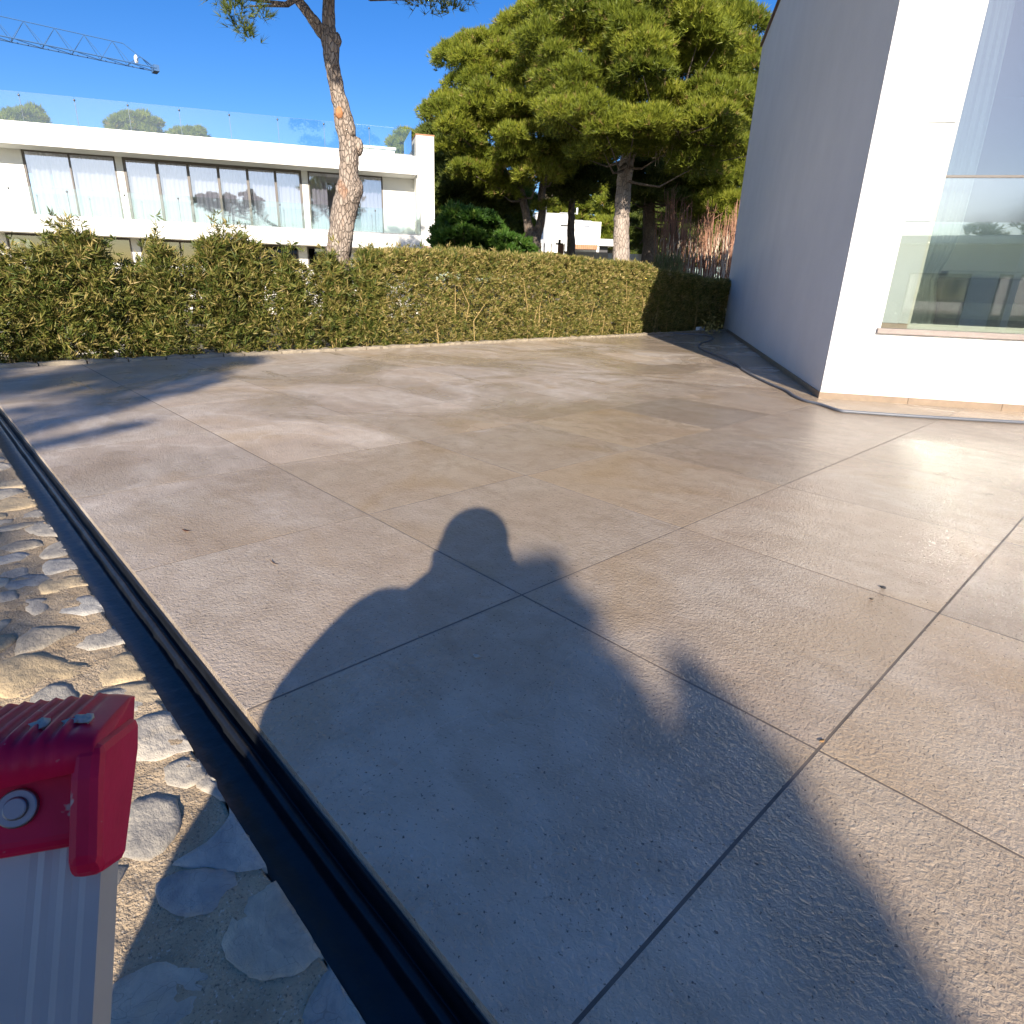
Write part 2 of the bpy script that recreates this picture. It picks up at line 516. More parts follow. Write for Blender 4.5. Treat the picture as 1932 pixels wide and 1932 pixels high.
# ------------------------------------------------------------------ deck: base sheet + slabs
X0, Y0, TS = -1.6056, 1.614, 1.1935
EDGE_Y = .492
RIM_X = -9.955
DX1, DY1 = 4.6, 21.0
wall_p = np.array([-2.9447, 7.9333])
WAZ = R(33.7)
front = Pl(wall_p, WAZ)             # front wall of the house
side_t = np.array([math.cos(WAZ + PI / 2), math.sin(WAZ + PI / 2)])
base = MB()
base.box(RIM_X, DX1, EDGE_Y + .004, DY1, -.30, -.0006)
deck = tag(base.build('deck', M_GROUT), kind='structure')
def house_side(x, y):
    d = np.array([x, y]) - wall_p
    a = d @ front.t[:2]; b = d @ side_t
    return a, b
rt_ = random.Random(3)
GAP = .0043
full = MB()
h = TS / 2 - GAP
full.box(-h, h, -h, h, -.026, 0)
bme = full.mesh('slab', [M_DECK])
def bevelled(me, w=.0003):
    bm = bmesh.new(); bm.from_mesh(me)
    bmesh.ops.bevel(bm, geom=[e for e in bm.edges if all(v.co.z > -.001 for v in e.verts)], offset=w, segments=1, affect='EDGES')
    bm.to_mesh(me); bm.free(); return me
bevelled(bme)
for i in range(-7, 6):
    for j in range(-1, 16):
        x0 = X0 + i * TS; y0 = Y0 + j * TS
        a, b = house_side(x0 + TS / 2, y0 + TS / 2)
        if a > .9 and b > .9: continue
        ya = y0
        if j == -1:
            mb = MB(); mb.box(x0 + GAP, x0 + TS - GAP, EDGE_Y, y0 + TS - GAP, -.026, 0)
            me = bevelled(mb.mesh('slab', [M_DECK]))
            o = link_copy(me, 'slab', deck); o.location = (0, 0, rt_.uniform(-.0003, .0003))
        else:
            o = link_copy(bme, 'slab', deck, (x0 + TS / 2, y0 + TS / 2, rt_.uniform(-.0003, .0003)))
            o.rotation_euler = (rt_.uniform(-.0003, .0003), rt_.uniform(-.0003, .0003), 0)

# rim kerb of rough stones along the far edge
rim = MB(); rim.box(RIM_X - .20, RIM_X - .002, -8, 21, -.60, -.06)
rim_o = tag(rim.build('rim_wall', M_BLACK), 'low stone kerb closing the far edge of the wet deck', 'kerb')
y = -7.9; rr = random.Random(5)
while y < 20.8:
    L = rr.uniform(.32, .62)
    mb = MB()
    n = 7
    top = []
    w0, w1 = RIM_X - .22 + rr.uniform(-.02, .01), RIM_X - .075 + rr.uniform(-.008, .008)
    for k in range(n):
        top.append((w1 + rr.uniform(-.012, .006), y + .01 + (L - .02) * k / (n - 1), rr.uniform(.022, .045)))
    low = [(p[0] + .004, p[1], -.062) for p in top]
    back = [(w0 + rr.uniform(-.01, .01), p[1], p[2] + rr.uniform(-.008, .010)) for p in top]
    vs = low + top + back
    fs = []
    for k in range(n - 1):
        fs += [(k, k + 1, n + k + 1, n + k), (n + k, n + k + 1, 2 * n + k + 1, 2 * n + k)]
    bb = [(p[0], p[1], -.05) for p in back]
    vs += bb
    for k in range(n - 1): fs.append((2 * n + k, 2 * n + k + 1, 3 * n + k + 1, 3 * n + k))
    fs += [(0, n, 2 * n, 3 * n), (n - 1, 2 * n - 1, 3 * n - 1, 4 * n - 1)]
    mb.add(vs, fs)
    mb.build('stone', M_RIM, rim_o)
    y += L

# ------------------------------------------------------------------ drain channel
ch = thing('drain_channel', 'black lined drain channel running between the slabs and the stone wall', 'drain channel')
xa, xb = -13, 3.0
def strip(prof, xs, name, mat, jit=0.0, parent=None, smooth=False):
    mb = MB(); rows = []
    for x in xs:
        rows.append([(x, yy + jit * noise.noise(Vector((x * 6, yy * 3, 0))) , zz + .4 * jit * noise.noise(Vector((x * 5, 9, yy)))) for yy, zz in prof])
    vs = [p for r in rows for p in r]; m = len(prof)
    fs = [(i * m + k, i * m + k + 1, (i + 1) * m + k + 1, (i + 1) * m + k) for i in range(len(xs) - 1) for k in range(m - 1)]
    mb.add(vs, fs)
    return mb.build(name, mat, parent, smooth)
xs = list(np.linspace(xa, xb, 500))
strip([(.315, -.015), (.326, -.030), (.330, -.085), (.338, -.095), (.425, -.097), (.434, -.090), (.439, -.066), (.446, -.058), (.458, -.058), (.465, -.066), (.4685, -.094), (.482, -.094), (.4835, -.031)], xs, 'liner', M_BLACK, .0018, ch, True)
# pale slab-bed edge, in lengths, and the thin black bead under the slabs
rr = random.Random(8); x = xa
while x < xb:
    L = rr.uniform(.5, 1.15)
    MB().box(x, x + L - .006, .4875, .500, -.062 + rr.uniform(-.006, .004), -.027).build('edging', M_EDGE, ch)
    x += L
strip([(.4815, -.029), (.4835, -.0255), (.4895, -.0245)], xs, 'bead', M_BLACK, .0015, ch)

# ------------------------------------------------------------------ stone wall top beside the channel
WX0, WX1 = -13.0, 2.6
wall = None
def mortar_height(x, y):
    return -.012 + .008 * noise.noise(Vector((x * 5, y * 5, 1))) + .006 * noise.noise(Vector((x * 19, y * 19, 2))) + .0025 * noise.noise(Vector((x * 60, y * 60, 3)))
def mortar_edge(x):
    return .322 + .012 * noise.noise(Vector((x * 9, 5, 5))) + .006 * noise.noise(Vector((x * 37, 2, 5)))
xs = list(np.arange(-13, -3.4, .06)) + list(np.arange(-3.4, .4, .0125)) + list(np.arange(.4, 2.6, .08))
ysn = list(np.linspace(-.62, -.25, 14)) + list(np.linspace(-.235, .30, 40)) + [.312, .322]
mb = MB(); m = len(ysn) + 1
vs = []
for x in xs:
    e = mortar_edge(x)
    for yy in ysn:
        y2 = yy if yy < .2 else .2 + (yy - .2) / .122 * (e - .2)
        vs.append((x, y2, mortar_height(x, y2)))
    vs.append((x, e + .002, -.14))
vs2 = vs
fs = [(i * m + k, i * m + k + 1, (i + 1) * m + k + 1, (i + 1) * m + k) for i in range(len(xs) - 1) for k in range(m - 1)]
mb.add(vs2, fs)
mb.box(WX0, WX1, -.615, .30, -.60, -.05)
wall = tag(mb.build('stone_wall', M_MORTAR, None, True), 'rubble stone wall top set in sandy mortar along the black channel', 'stone wall')

def stone(poly, seed, height=.012):
    """irregular flat stone from an outline on the ground (list of x, y)"""
    rs = random.Random(seed)
    P = np.array(poly, float); c = P.mean(0); n = len(P)
    P = c + (P - c) * 1.15
    ring = []
    for i in range(n):
        a, b = P[i], P[(i + 1) % n]
        for k in range(3):
            q = a + (b - a) * k / 3
            if k: q = q + (q - c) * rs.uniform(-.05, .09)
            ring.append(q)
    ring = np.array(ring)
    ring = .84 * ring + .08 * (np.roll(ring, 1, 0) + np.roll(ring, -1, 0))
    m = len(ring)
    tx, ty = rs.uniform(-.03, .03), rs.uniform(-.03, .03)
    zc = mortar_height(*c) + height * .25 - .0038
    vs, fs = [], []
    for li, (s, dz) in enumerate(((1.03, -.03), (1.0, -.004), (.955, .003), (.62, .005), (.3, .0055))):
        for q in ring:
            w = c + (q - c) * s
            z = zc + dz + tx * (w[0] - c[0]) + ty * (w[1] - c[1])
            if li > 1: z += .005 * noise.noise(Vector((w[0] * 14, w[1] * 14, seed))) + .0028 * noise.noise(Vector((w[0] * 32, w[1] * 40, seed)))
            vs.append((w[0], min(w[1], .326), z))
    for li in range(4):
        for k in range(m):
            fs.append((li * m + k, li * m + (k + 1) % m, (li + 1) * m + (k + 1) % m, (li + 1) * m + k))
    vs.append((c[0], c[1], zc + .0055)); 
    for k in range(m): fs.append((4 * m + k, 4 * m + (k + 1) % m, 5 * m))
    mb = MB().add(vs, fs)
    o = mb.build('stone', M_STONE, wall, True)
    return o
def C6(x, y): return gnd((0 + x * .4658) * .7841, (1600 + y * .4658) * .7841)[:2]
def C5(x, y): return gnd((0 + x * .4142) * .7841, (900 + y * .4142) * .7841)[:2]
near = [
 [(650, 300), (800, 255), (940, 240), (1030, 330), (1050, 400), (850, 450), (720, 470), (640, 420)],
 [(850, 520), (960, 470), (1060, 470), (1050, 560), (960, 610), (870, 590)],
 [(1080, 450), (1150, 540), (1240, 650), (1190, 690), (1100, 650), (1020, 610), (1040, 510)],
 [(700, 690), (800, 660), (900, 690), (915, 790), (850, 900), (770, 970), (640, 960), (640, 820)],
 [(1215, 705), (1290, 730), (1370, 820), (1450, 930), (1380, 990), (1230, 1035), (1050, 1010), (920, 1000), (1080, 900), (1170, 800)],
 [(820, 1120), (930, 1060), (1050, 1045), (1190, 1060), (1190, 1140), (1080, 1245), (920, 1260), (840, 1210)],
 [(1540, 1085), (1620, 1200), (1700, 1330), (1640, 1470), (1500, 1560), (1300, 1570), (1190, 1480), (1175, 1380), (1215, 1290), (1290, 1190), (1400, 1130)],
 [(540, 1720), (650, 1590), (800, 1520), (1010, 1490), (1080, 1590), (1000, 1760), (940, 1880), (540, 1880)],
 [(1740, 1455), (1860, 1590), (1950, 1720), (1900, 1870), (1560, 1870), (1610, 1700)],
 [(440, 190), (520, 130), (650, 100), (860, 60), (905, 150), (880, 200), (700, 215), (500, 210)],
]
near5 = [
 [(0, 1680), (90, 1640), (220, 1620), (360, 1650), (500, 1680), (470, 1750), (300, 1800), (180, 1850), (70, 1850), (0, 1800)],
 [(185, 1880), (290, 1800), (400, 1800), (440, 1860), (400, 1940), (190, 1940)],
 [(540, 1740), (620, 1640), (760, 1600), (870, 1630), (910, 1690), (780, 1750), (600, 1790)],
 [(450, 1560), (520, 1490), (700, 1440), (800, 1470), (800, 1520), (650, 1550), (520, 1580)],
 [(110, 1540), (190, 1470), (340, 1460), (430, 1470), (330, 1530), (200, 1590), (100, 1610)],
 [(350, 1370), (420, 1290), (520, 1270), (650, 1280), (670, 1330), (500, 1380)],
 [(150, 1300), (260, 1295), (270, 1350), (200, 1390), (150, 1360)],
 [(0, 1260), (80, 1240), (100, 1290), (30, 1310), (0, 1310)],
 [(240, 1220), (300, 1180), (430, 1160), (560, 1160), (580, 1195), (420, 1220), (330, 1250), (250, 1255)],
 [(255, 1110), (290, 1070), (480, 1050), (510, 1080), (500, 1105), (380, 1130), (270, 1150)],
 [(235, 1040), (280, 990), (380, 950), (440, 970), (455, 1010), (350, 1040), (260, 1058)],
 [(0, 1000), (100, 960), (220, 955), (240, 985), (120, 1010), (20, 1030)],
 [(150, 890), (230, 850), (330, 845), (380, 880), (370, 920), (250, 930), (180, 915)],
 [(85, 825), (200, 780), (300, 770), (310, 800), (200, 825)],
 [(0, 740), (60, 705), (160, 705), (240, 715), (230, 745), (120, 770), (0, 785)],
 [(0, 630), (80, 600), (180, 600), (195, 630), (100, 650), (0, 650)],
 [(0, 1130), (60, 1100), (150, 1090), (150, 1150), (60, 1170), (0, 1170)],
 [(560, 1830), (680, 1790), (900, 1770), (980, 1790), (1010, 1860), (880, 1900), (600, 1940), (520, 1900)],
]
placed = []
sd = 0
for L, fn in ((near, C6), (near5, C5)):
    for poly in L:
        sd += 1
        P = [fn(*p) for p in poly]
        placed.append((np.mean(P, 0), max(np.ptp(np.array(P), 0)) / 2))
        stone(P, sd)
rs = random.Random(21)
tries = 0
while tries < 5200:
    tries += 1
    x = rs.uniform(-9.6, .9); y = rs.uniform(-.55, .25)
    if x > -2.4 and y > -.02 and x < -.75: continue
    ry = rs.uniform(.07, .16); rx = ry * rs.uniform(.5, .95)
    if y + ry * .9 > .318: ry = (.318 - y) / .95
    if ry < .05: continue
    if any(abs(x - c[0]) < (rx + r_ * .8) * .86 and abs(y - c[1]) < (ry + r_) * .88 for c, r_ in placed): continue
    n = rs.randint(5, 8); ph = rs.uniform(0, 6)
    P = [(x + rx * math.cos(ph + 2 * PI * k / n) * rs.uniform(.82, 1.15), y + ry * math.sin(ph + 2 * PI * k / n) * rs.uniform(.82, 1.12)) for k in range(n)]
    placed.append((np.array([x, y]), max(rx, ry)))
    sd += 1
    stone(P, sd)

# ------------------------------------------------------------------ house on the right
house = thing('white_house', 'tall white plastered house with a large window on the right of the deck', 'house')
HT = 7.86; S_END = 9.0; T_END = 14.45; WT = .30
# opening in the front wall
OA, OZ0, OB, OZ1 = .50, .845, 6.2, 4.25
HF = 4.5; RUN = 9.0     # eaves over the front wall, and how far back the roof climbs
m = MB()
m.pbox(front, 0, OA, -WT, 0, -.3, HF)
m.pbox(front, OA + .0, OB, -WT, -.0004, -.3, OZ0 - .055)
m.pbox(front, OA, OB, -WT, -.0004, OZ1, HF)
m.pbox(front, OB, S_END, -WT, 0, -.3, HF)
fo = m.build('front_wall', M_PLASTER, house)
def prim(p, q, th, z0, z1):        # wall from p to q, thickness th to its left
    p = np.array(p); q = np.array(q); d = (q - p) / np.linalg.norm(q - p); nrm = np.array([-d[1], d[0]])
    c = [p, q, q + nrm * th, p + nrm * th]
    return MB().prism([(a[0], a[1], z0) for a in c], (0, 0, z1 - z0))
A = wall_p + side_t * WT + 0 * side_t
B = wall_p + side_t * T_END
C_ = B + front.t[:2] * S_END
D_ = wall_p + front.t[:2] * S_END + side_t * WT
def gable(p0, th, name):
    """side wall: low at the front, climbing to the back"""
    prof = [(WT, -.6), (T_END, -.6), (T_END, HT), (RUN, HT), (WT, HF + (HT - HF) * WT / RUN)]
    pts = [(*(p0 + side_t * a), z) for a, z in prof]
    return MB().prism(pts, (*(front.t[:2] * th), 0)).build(name, M_PLASTER, house)
gable(wall_p, WT, 'side_wall')
gable(wall_p + front.t[:2] * S_END, -WT, 'far_wall')
prim(B + front.t[:2] * (WT + .002), C_ - front.t[:2] * (WT + .002), -WT, -.6, HT - .002).build('back_wall', M_PLASTER, house)
def roofpart(a0, z0, a1, z1, name):
    o = .06
    p = [wall_p + side_t * a0 - front.t[:2] * o, wall_p + side_t * a1 - front.t[:2] * o, wall_p + side_t * a1 + front.t[:2] * (S_END + o), wall_p + side_t * a0 + front.t[:2] * (S_END + o)]
    MB().prism([(p[0][0], p[0][1], z0), (p[1][0], p[1][1], z1), (p[2][0], p[2][1], z1), (p[3][0], p[3][1], z0)], (0, 0, .07)).build(name, M_COPING, house)
roofpart(-.05, HF + .003 - .05 * (HT - HF) / RUN, RUN, HT + .003, 'roof_slope')
roofpart(RUN + .001, HT + .003, T_END + .05, HT + .003, 'roof_top')
# skirting: single pieces along both walls
def skirt(p0, dirv, outv, a0, a1, L, seed):
    rs = random.Random(seed); a = a0
    while a < a1:
        b = min(a + L, a1)
        c = [p0 + dirv * (a + .002), p0 + dirv * (b - .002), p0 + dirv * (b - .002) + outv * .014, p0 + dirv * (a + .002) + outv * .014]
        MB().prism([(q[0], q[1], -.003) for q in c], (0, 0, .078)).build('skirting', M_SKIRT, house, bevel=.002)
        a = b
skirt(wall_p, front.t[:2], -side_t, -.014, 5.0, .98, 1)
skirt(wall_p, side_t, -front.t[:2], .0, 12.6, .98, 2)
# sill and window
MB().pbox(front, OA - .035, OB, -.16, .045, OZ0 - .062, OZ0 - .002).build('sill', M_SILL, house, bevel=.004)
win = MB()
FD = -.15
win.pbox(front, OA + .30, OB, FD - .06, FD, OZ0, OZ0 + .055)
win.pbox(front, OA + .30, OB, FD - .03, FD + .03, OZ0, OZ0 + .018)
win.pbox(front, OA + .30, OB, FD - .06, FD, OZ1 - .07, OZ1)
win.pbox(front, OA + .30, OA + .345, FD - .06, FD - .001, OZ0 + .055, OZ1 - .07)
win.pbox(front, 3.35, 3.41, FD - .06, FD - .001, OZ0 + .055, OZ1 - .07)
wo = win.build('window_frame', M_FRAME, house)
TRZ = 2.42      # transom, with a lighter glass above it
for a0, a1 in ((OA + .345, 3.35), (3.41, OB)):
    MB().pbox(front, a0, a1, FD - .036, FD - .026, OZ0 + .055, TRZ - .012).build('pane', M_GLASS, wo)
    MB().pbox(front, a0, a1, FD - .045, FD - .012, TRZ - .012, TRZ + .012).build('transom', M_DARKFRAME, wo)
    q = [front.loc(a0, FD - .034, TRZ + .013), front.loc(a1, FD - .034, TRZ + .013), front.loc(a1, FD - .034, OZ1 - .072), front.loc(a0, FD - .034, OZ1 - .072)]
    MB().prism(q, front.n * .008).build('pane', M_CLEAR, wo)
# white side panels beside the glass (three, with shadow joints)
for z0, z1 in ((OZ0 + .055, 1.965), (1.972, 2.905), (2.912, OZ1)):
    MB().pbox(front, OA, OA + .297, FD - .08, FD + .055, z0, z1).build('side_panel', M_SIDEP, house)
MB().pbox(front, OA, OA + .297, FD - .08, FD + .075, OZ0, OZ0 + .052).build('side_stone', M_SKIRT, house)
MB().pbox(front, OA + .012, OB - .02, -.062, -.050, OZ0 + .002, 1.968).build('glass_guard', M_GUARD2, house)
# interior: floor, ceiling, back wall, curtain, bed, stool
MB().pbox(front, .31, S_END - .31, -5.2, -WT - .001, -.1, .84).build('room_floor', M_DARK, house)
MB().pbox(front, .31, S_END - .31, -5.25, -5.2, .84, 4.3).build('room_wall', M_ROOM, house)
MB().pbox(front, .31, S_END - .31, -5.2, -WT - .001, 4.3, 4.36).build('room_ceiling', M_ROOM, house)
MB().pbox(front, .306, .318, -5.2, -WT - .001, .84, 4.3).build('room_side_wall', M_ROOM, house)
cv, cf = [], []
nc, nz = 70, 26
for k in range(nz + 1):
    z = .86 + (OZ1 - .95) * k / nz
    f = k / nz
    for i in range(nc + 1):
        q = i / nc
        width = .30 + .06 * math.sin(f * 3) - .10 * math.exp(-((f - .16) / .07) ** 2)
        a = OA + .36 + q * width
        out = FD - .25 + .022 * math.sin(q * 23 + 2.2 * math.sin(f * 3) + 3 * q * q) + .010 * math.sin(q * 57 + f * 6) - .03 * f
        cv.append(front.loc(a, out, z))
for k in range(nz):
    for i in range(nc):
        a = k * (nc + 1) + i
        cf.append((a, a + 1, a + nc + 2, a + nc + 1))
cu = MB().add(cv, cf).build('curtain', M_CURTAIN, None, True)
tag(cu, 'sheer white curtain gathered at the left end of the big window', 'curtain')
sofa = thing('sofa', 'grey and pale sofa on chrome legs seen through the big window', 'sofa')
MB().pbox(front, 1.25, 4.6, -1.55, -.62, 1.15, 1.42).build('seat', M_SOFA, sofa, bevel=.02)
MB().pbox(front, 1.25, 4.6, -1.62, -1.30, 1.425, 1.95).build('backrest', M_BED, sofa, bevel=.05)
MB().pbox(front, 1.27, 4.58, -1.29, -.63, 1.423, 1.50).build('cushion', M_BED, sofa, bevel=.03)
for a in (1.55, 3.0, 4.4):
    MB().tube([front.loc(a, -.72, .842), front.loc(a, -.72, 1.15)], .022, 10).build('leg', M_STEEL, sofa, True)
    MB().tube([front.loc(a, -1.45, .842), front.loc(a, -1.45, 1.15)], .022, 10).build('leg', M_STEEL, sofa, True)
settle(sofa, front.loc(1.25, -1.0, .842))
# hairline crack under the sill
cm = MB(); pts = []
for k in range(14):
    pts.append(front.loc(.80 + .018 * math.sin(k * .9) + .01 * math.sin(k * 2.3), .0006, .78 - .052 * k))
cm.tube(pts, .0009, 4); cm.build('crack', simple('crack', (.45, .37, .32), .9), house)
settle(house, (float(wall_p[0]), float(wall_p[1]), 0))

# ------------------------------------------------------------------ hose, junction box, small things on the deck
hp = [(1263, 628), (1273, 628.5), (1290, 629.5), (1330, 631.5), (1344, 636.5), (1342, 641), (1322, 648), (1319.5, 655), (1336, 664), (1359, 673), (1392, 689), (1402, 698), (1427, 712), (1457, 726), (1483, 737), (1498, 747), (1519, 756), (1548, 763), (1582, 774), (1602, 776.5), (1650, 780), (1738, 786), (1932, 797), (2050, 803)]
ctrl = [gnd(u, v, .016) for u, v in hp]
pts = []
for i in range(len(ctrl) - 1):
    p0, p1, p2, p3 = ctrl[max(i - 1, 0)], ctrl[i], ctrl[i + 1], ctrl[min(i + 2, len(ctrl) - 1)]
    for k in range(6):
        t = k / 6
        pts.append(.5 * ((2 * p1) + (-p0 + p2) * t + (2 * p0 - 5 * p1 + 4 * p2 - p3) * t * t + (-p0 + 3 * p1 - 3 * p2 + p3) * t ** 3))
pts.append(ctrl[-1])
for p in pts: p[2] = .0165
hose = MB().tube(pts, .0165, 10).build('garden_hose', M_HOSE, None, True)
tag(hose, 'grey garden hose winding over the deck past the house corner', 'hose')
jb = thing('junction_box', 'small white junction box standing behind the deck rim in shade', 'junction box')
c = gnd(1273, 624); q = np.array([RIM_X - .27, c[1] + .6])
MB().box(q[0] - .06, q[0] + .06, q[1] - .15, q[1] + .15, -.22, .13).build('housing', M_PANEL, jb, bevel=.01)
MB().box(q[0] + .06, q[0] + .066, q[1] - .13, q[1] + .13, .03, .115).build('lid', M_SHUT, jb)
settle(jb, (q[0], q[1], -.22))
def pebble(u, v, r, col, label, seed, cat='pebble', name='pebble'):
    c = gnd(u, v)
    mb = MB().ball((c[0], c[1], r * .5), (r * 1.2, r * .8, r * .6), 8, 6, .5)
    o = mb.build(name, simple('pebble_' + str(seed), col, .8), None, True)
    return tag(o, label, cat)
pebble(1666, 1110, .010, (.03, .03, .035), 'dark pellet lying in the wet bright patch of slabs', 1)
pebble(1644, 1131, .006, (.07, .055, .045), 'tiny brown grit grain just left of the dark pellet', 2)
def leafy(u, v, L, W, ang, col, label, seed, curl=.25):
    c = gnd(u, v)
    mb = MB(); vs = []; n = 7
    for i in range(n):
        t = i / (n - 1); w = W * math.sin(PI * min(max(t, .06), .94)); z = .003 + curl * L * (t - .5) ** 2 * 2
        a = (t - .5) * L
        for s in (-1, 1):
            x = c[0] + a * math.cos(ang) - s * w * math.sin(ang); y = c[1] + a * math.sin(ang) + s * w * math.cos(ang)
            vs.append((x, y, z + .15 * w))
            vs.append((x, y, z + .15 * w + .0012))
    fs = []
    for i in range(n - 1):
        o = i * 4
        fs += [(o + 1, o + 3, o + 7, o + 5), (o, o + 4, o + 6, o + 2), (o, o + 1, o + 5, o + 4), (o + 2, o + 6, o + 7, o + 3)]
    mb.add(vs, fs)
    return tag(mb.build('dry_leaf', simple('dry_leaf_%d' % seed, col, .8), None, True), label, 'leaf')
leafy(352, 1003, .05, .008, .5, (.11, .045, .02), 'small curled dark brown leaf on the slabs nearest the channel', 1)
leafy(517, 1064, .07, .003, .1, (.17, .10, .05), 'thin pine needle bundle on the slabs left of the head shadow', 2)
leafy(1550, 1400, .02, .006, 1.2, (.35, .20, .08), 'tiny orange leaf scrap beside the slab crossing at right', 3)
leafy(900, 1240, .03, .010, .3, (.50, .44, .36), 'pale chip of grit inside the photographer shadow', 4)

# ------------------------------------------------------------------ foliage tools
def unit(a): return a / np.linalg.norm(a, axis=1, keepdims=True)
def blades(P, D, L, W, fold=False, rnd=None):
    """one blade per point: diamond (4 verts, 2 tris)"""
    n = len(P)
    D = unit(D)
    r = RNG.normal(size=(n, 3)); S = unit(np.cross(D, r))
    L = np.broadcast_to(L, n)[:, None]; W = np.broadcast_to(W, n)[:, None]
    Nn = np.cross(D, S)
    a = P; b = P + D * L * .42 + S * W * .5; c = P + D * L * .42 - S * W * .5; e = P + D * L - Nn * L * .12
    V = np.stack([a, b, e, c], 1).reshape(-1, 3)
    i = np.arange(n)[:, None] * 4
    T = np.concatenate([i + [0, 1, 2], i + [0, 2, 3]], 1).reshape(-1, 3)
    if rnd is None: rnd = RNG.random(n)
    return V, T, np.repeat(rnd, 4)
def needles(P, D, L, W, rnd=None):
    n = len(P); D = unit(D)
    S = unit(np.cross(D, RNG.normal(size=(n, 3))))
    L = np.broadcast_to(L, n)[:, None]; W = np.broadcast_to(W, n)[:, None]
    V = np.stack([P + S * W * .5, P - S * W * .5, P + D * L], 1).reshape(-1, 3)
    T = np.arange(n * 3).reshape(-1, 3)
    if rnd is None: rnd = RNG.random(n)
    return V, T, np.repeat(rnd, 3)
def lobe_tufts(lobes, per_m2, flat=.72, hollow=.55):
    """points and outward directions over a list of lobes (x, y, z, r)"""
    P, D, I = [], [], []
    for k, (x, y, z, r) in enumerate(lobes):
        n = max(8, int(per_m2 * 4 * PI * r * r))
        d = unit(RNG.normal(size=(n, 3)))
        d[:, 2] = np.where(d[:, 2] < -.12, -d[:, 2], d[:, 2])
        rad = r * (hollow + (1 - hollow) * RNG.random(n) ** .45)
        # surface lumps
        lump = 1 + .16 * np.sin(d[:, 0] * 7 + k) * np.sin(d[:, 1] * 6 + 2 * k) + .10 * np.sin(d[:, 2] * 11 + k * 3)
        p = np.array([x, y, z]) + d * (rad * lump)[:, None] * np.array([1, 1, flat])
        P.append(p); D.append(d); I.append(np.full(n, k))
    return np.concatenate(P), np.concatenate(D), np.concatenate(I)
def pine_crown(lobes, mat, parent, per=55, nn=6, L=.22, W=.022, name='crown'):
    P, D, I = lobe_tufts(lobes, per)
    n = len(P)
    lob = RNG.random(len(lobes))[I]
    t = RNG.random(n)
    Pn = np.repeat(P, nn, 0)
    Dn = np.repeat(D * .9 + np.array([0, 0, .45]), nn, 0) + RNG.normal(size=(n * nn, 3)) * .55
    rnd = np.repeat(np.clip(.35 * lob + .45 * t + .1, 0, 1), nn) + RNG.normal(size=n * nn) * .07
    dead = np.repeat(RNG.random(n) < .03, nn)
    rnd = np.where(dead, 1.0, np.clip(rnd, 0, .88))
    V, T, r = needles(Pn, Dn, L * RNG.uniform(.7, 1.2, n * nn), W, rnd)
    return tri_mesh(name, V, T, mat, r, parent)
def inpoly(x, y, poly):
    c = False; n = len(poly); j = n - 1
    for i in range(n):
        xi, yi = poly[i]; xj, yj = poly[j]
        if (yi > y) != (yj > y) and x < (xj - xi) * (y - yi) / (yj - yi) + xi: c = not c
        j = i
    return c
def fill_lobes(poly, D, rpx, depth, seed, both=True, rvar=.3):
    """lobes whose outline from the deck is the polygon; real depth front and back"""
    rs = random.Random(seed)
    us = [p[0] for p in poly]; vs_ = [p[1] for p in poly]
    cu_, cv_ = sum(us) / len(us), sum(vs_) / len(vs_)
    ru, rv = (max(us) - min(us)) / 2, (max(vs_) - min(vs_)) / 2
    pts, out = [], []
    for _ in range(6000):
        u = rs.uniform(min(us), max(us)); v = rs.uniform(min(vs_), max(vs_))
        if not inpoly(u, v, poly): continue
        if any((u - a) ** 2 + (v - b) ** 2 < (rpx * .92) ** 2 for a, b in pts): continue
        pts.append((u, v))
        k = math.sqrt(max(0, 1 - ((u - cu_) / ru) ** 2 * .8 - ((v - cv_) / rv) ** 2 * .5))
        r = rpx * D / F * rs.uniform(1 - rvar, 1 + rvar)
        p = at(u, v, D - depth * k * rs.uniform(.45, 1.2))
        out.append((*p, r))
        if both:
            p = at(u + rs.uniform(-8, 8), v + rs.uniform(-8, 8), D + depth * k * rs.uniform(-.1, 1.0))
            out.append((*p, r * 1.1))
    return out
def branches(root_pts, lobes, parent, mat, frac=.5, r0=.07, seed=1, name='branch'):
    rs = random.Random(seed); mb = MB()
    for l in lobes:
        if rs.random() > frac: continue
        q = np.array(l[:3])
        b = min(root_pts, key=lambda p: np.linalg.norm(p - q) + max(0, p[2] - q[2]) * 2)
        mid = (b + q) / 2 + np.array([rs.uniform(-.2, .2), rs.uniform(-.2, .2), -.12 * np.linalg.norm(q - b)])
        mb.tube([b, .5 * (b + mid) + [0, 0, -.03], mid, .5 * (mid + q), q], [r0, r0 * .8, r0 * .6, r0 * .4, r0 * .2], 5, cap=False)
    return mb.build(name, mat, parent, True)
def interp(pts, n):
    out = []
    for i in range(len(pts) - 1):
        for k in range(n):
            out.append(np.array(pts[i]) + (np.array(pts[i + 1]) - np.array(pts[i])) * k / n)
    out.append(np.array(pts[-1])); return out
def smooth_path(ctrl, n=6):
    out = []
    for i in range(len(ctrl) - 1):
        p0, p1, p2, p3 = [np.array(ctrl[j], float) for j in (max(i - 1, 0), i, i + 1, min(i + 2, len(ctrl) - 1))]
        for k in range(n):
            t = k / n
            out.append(.5 * ((2 * p1) + (-p0 + p2) * t + (2 * p0 - 5 * p1 + 4 * p2 - p3) * t * t + (-p0 + 3 * p1 - 3 * p2 + p3) * t ** 3))
    out.append(np.array(ctrl[-1], float)); return out

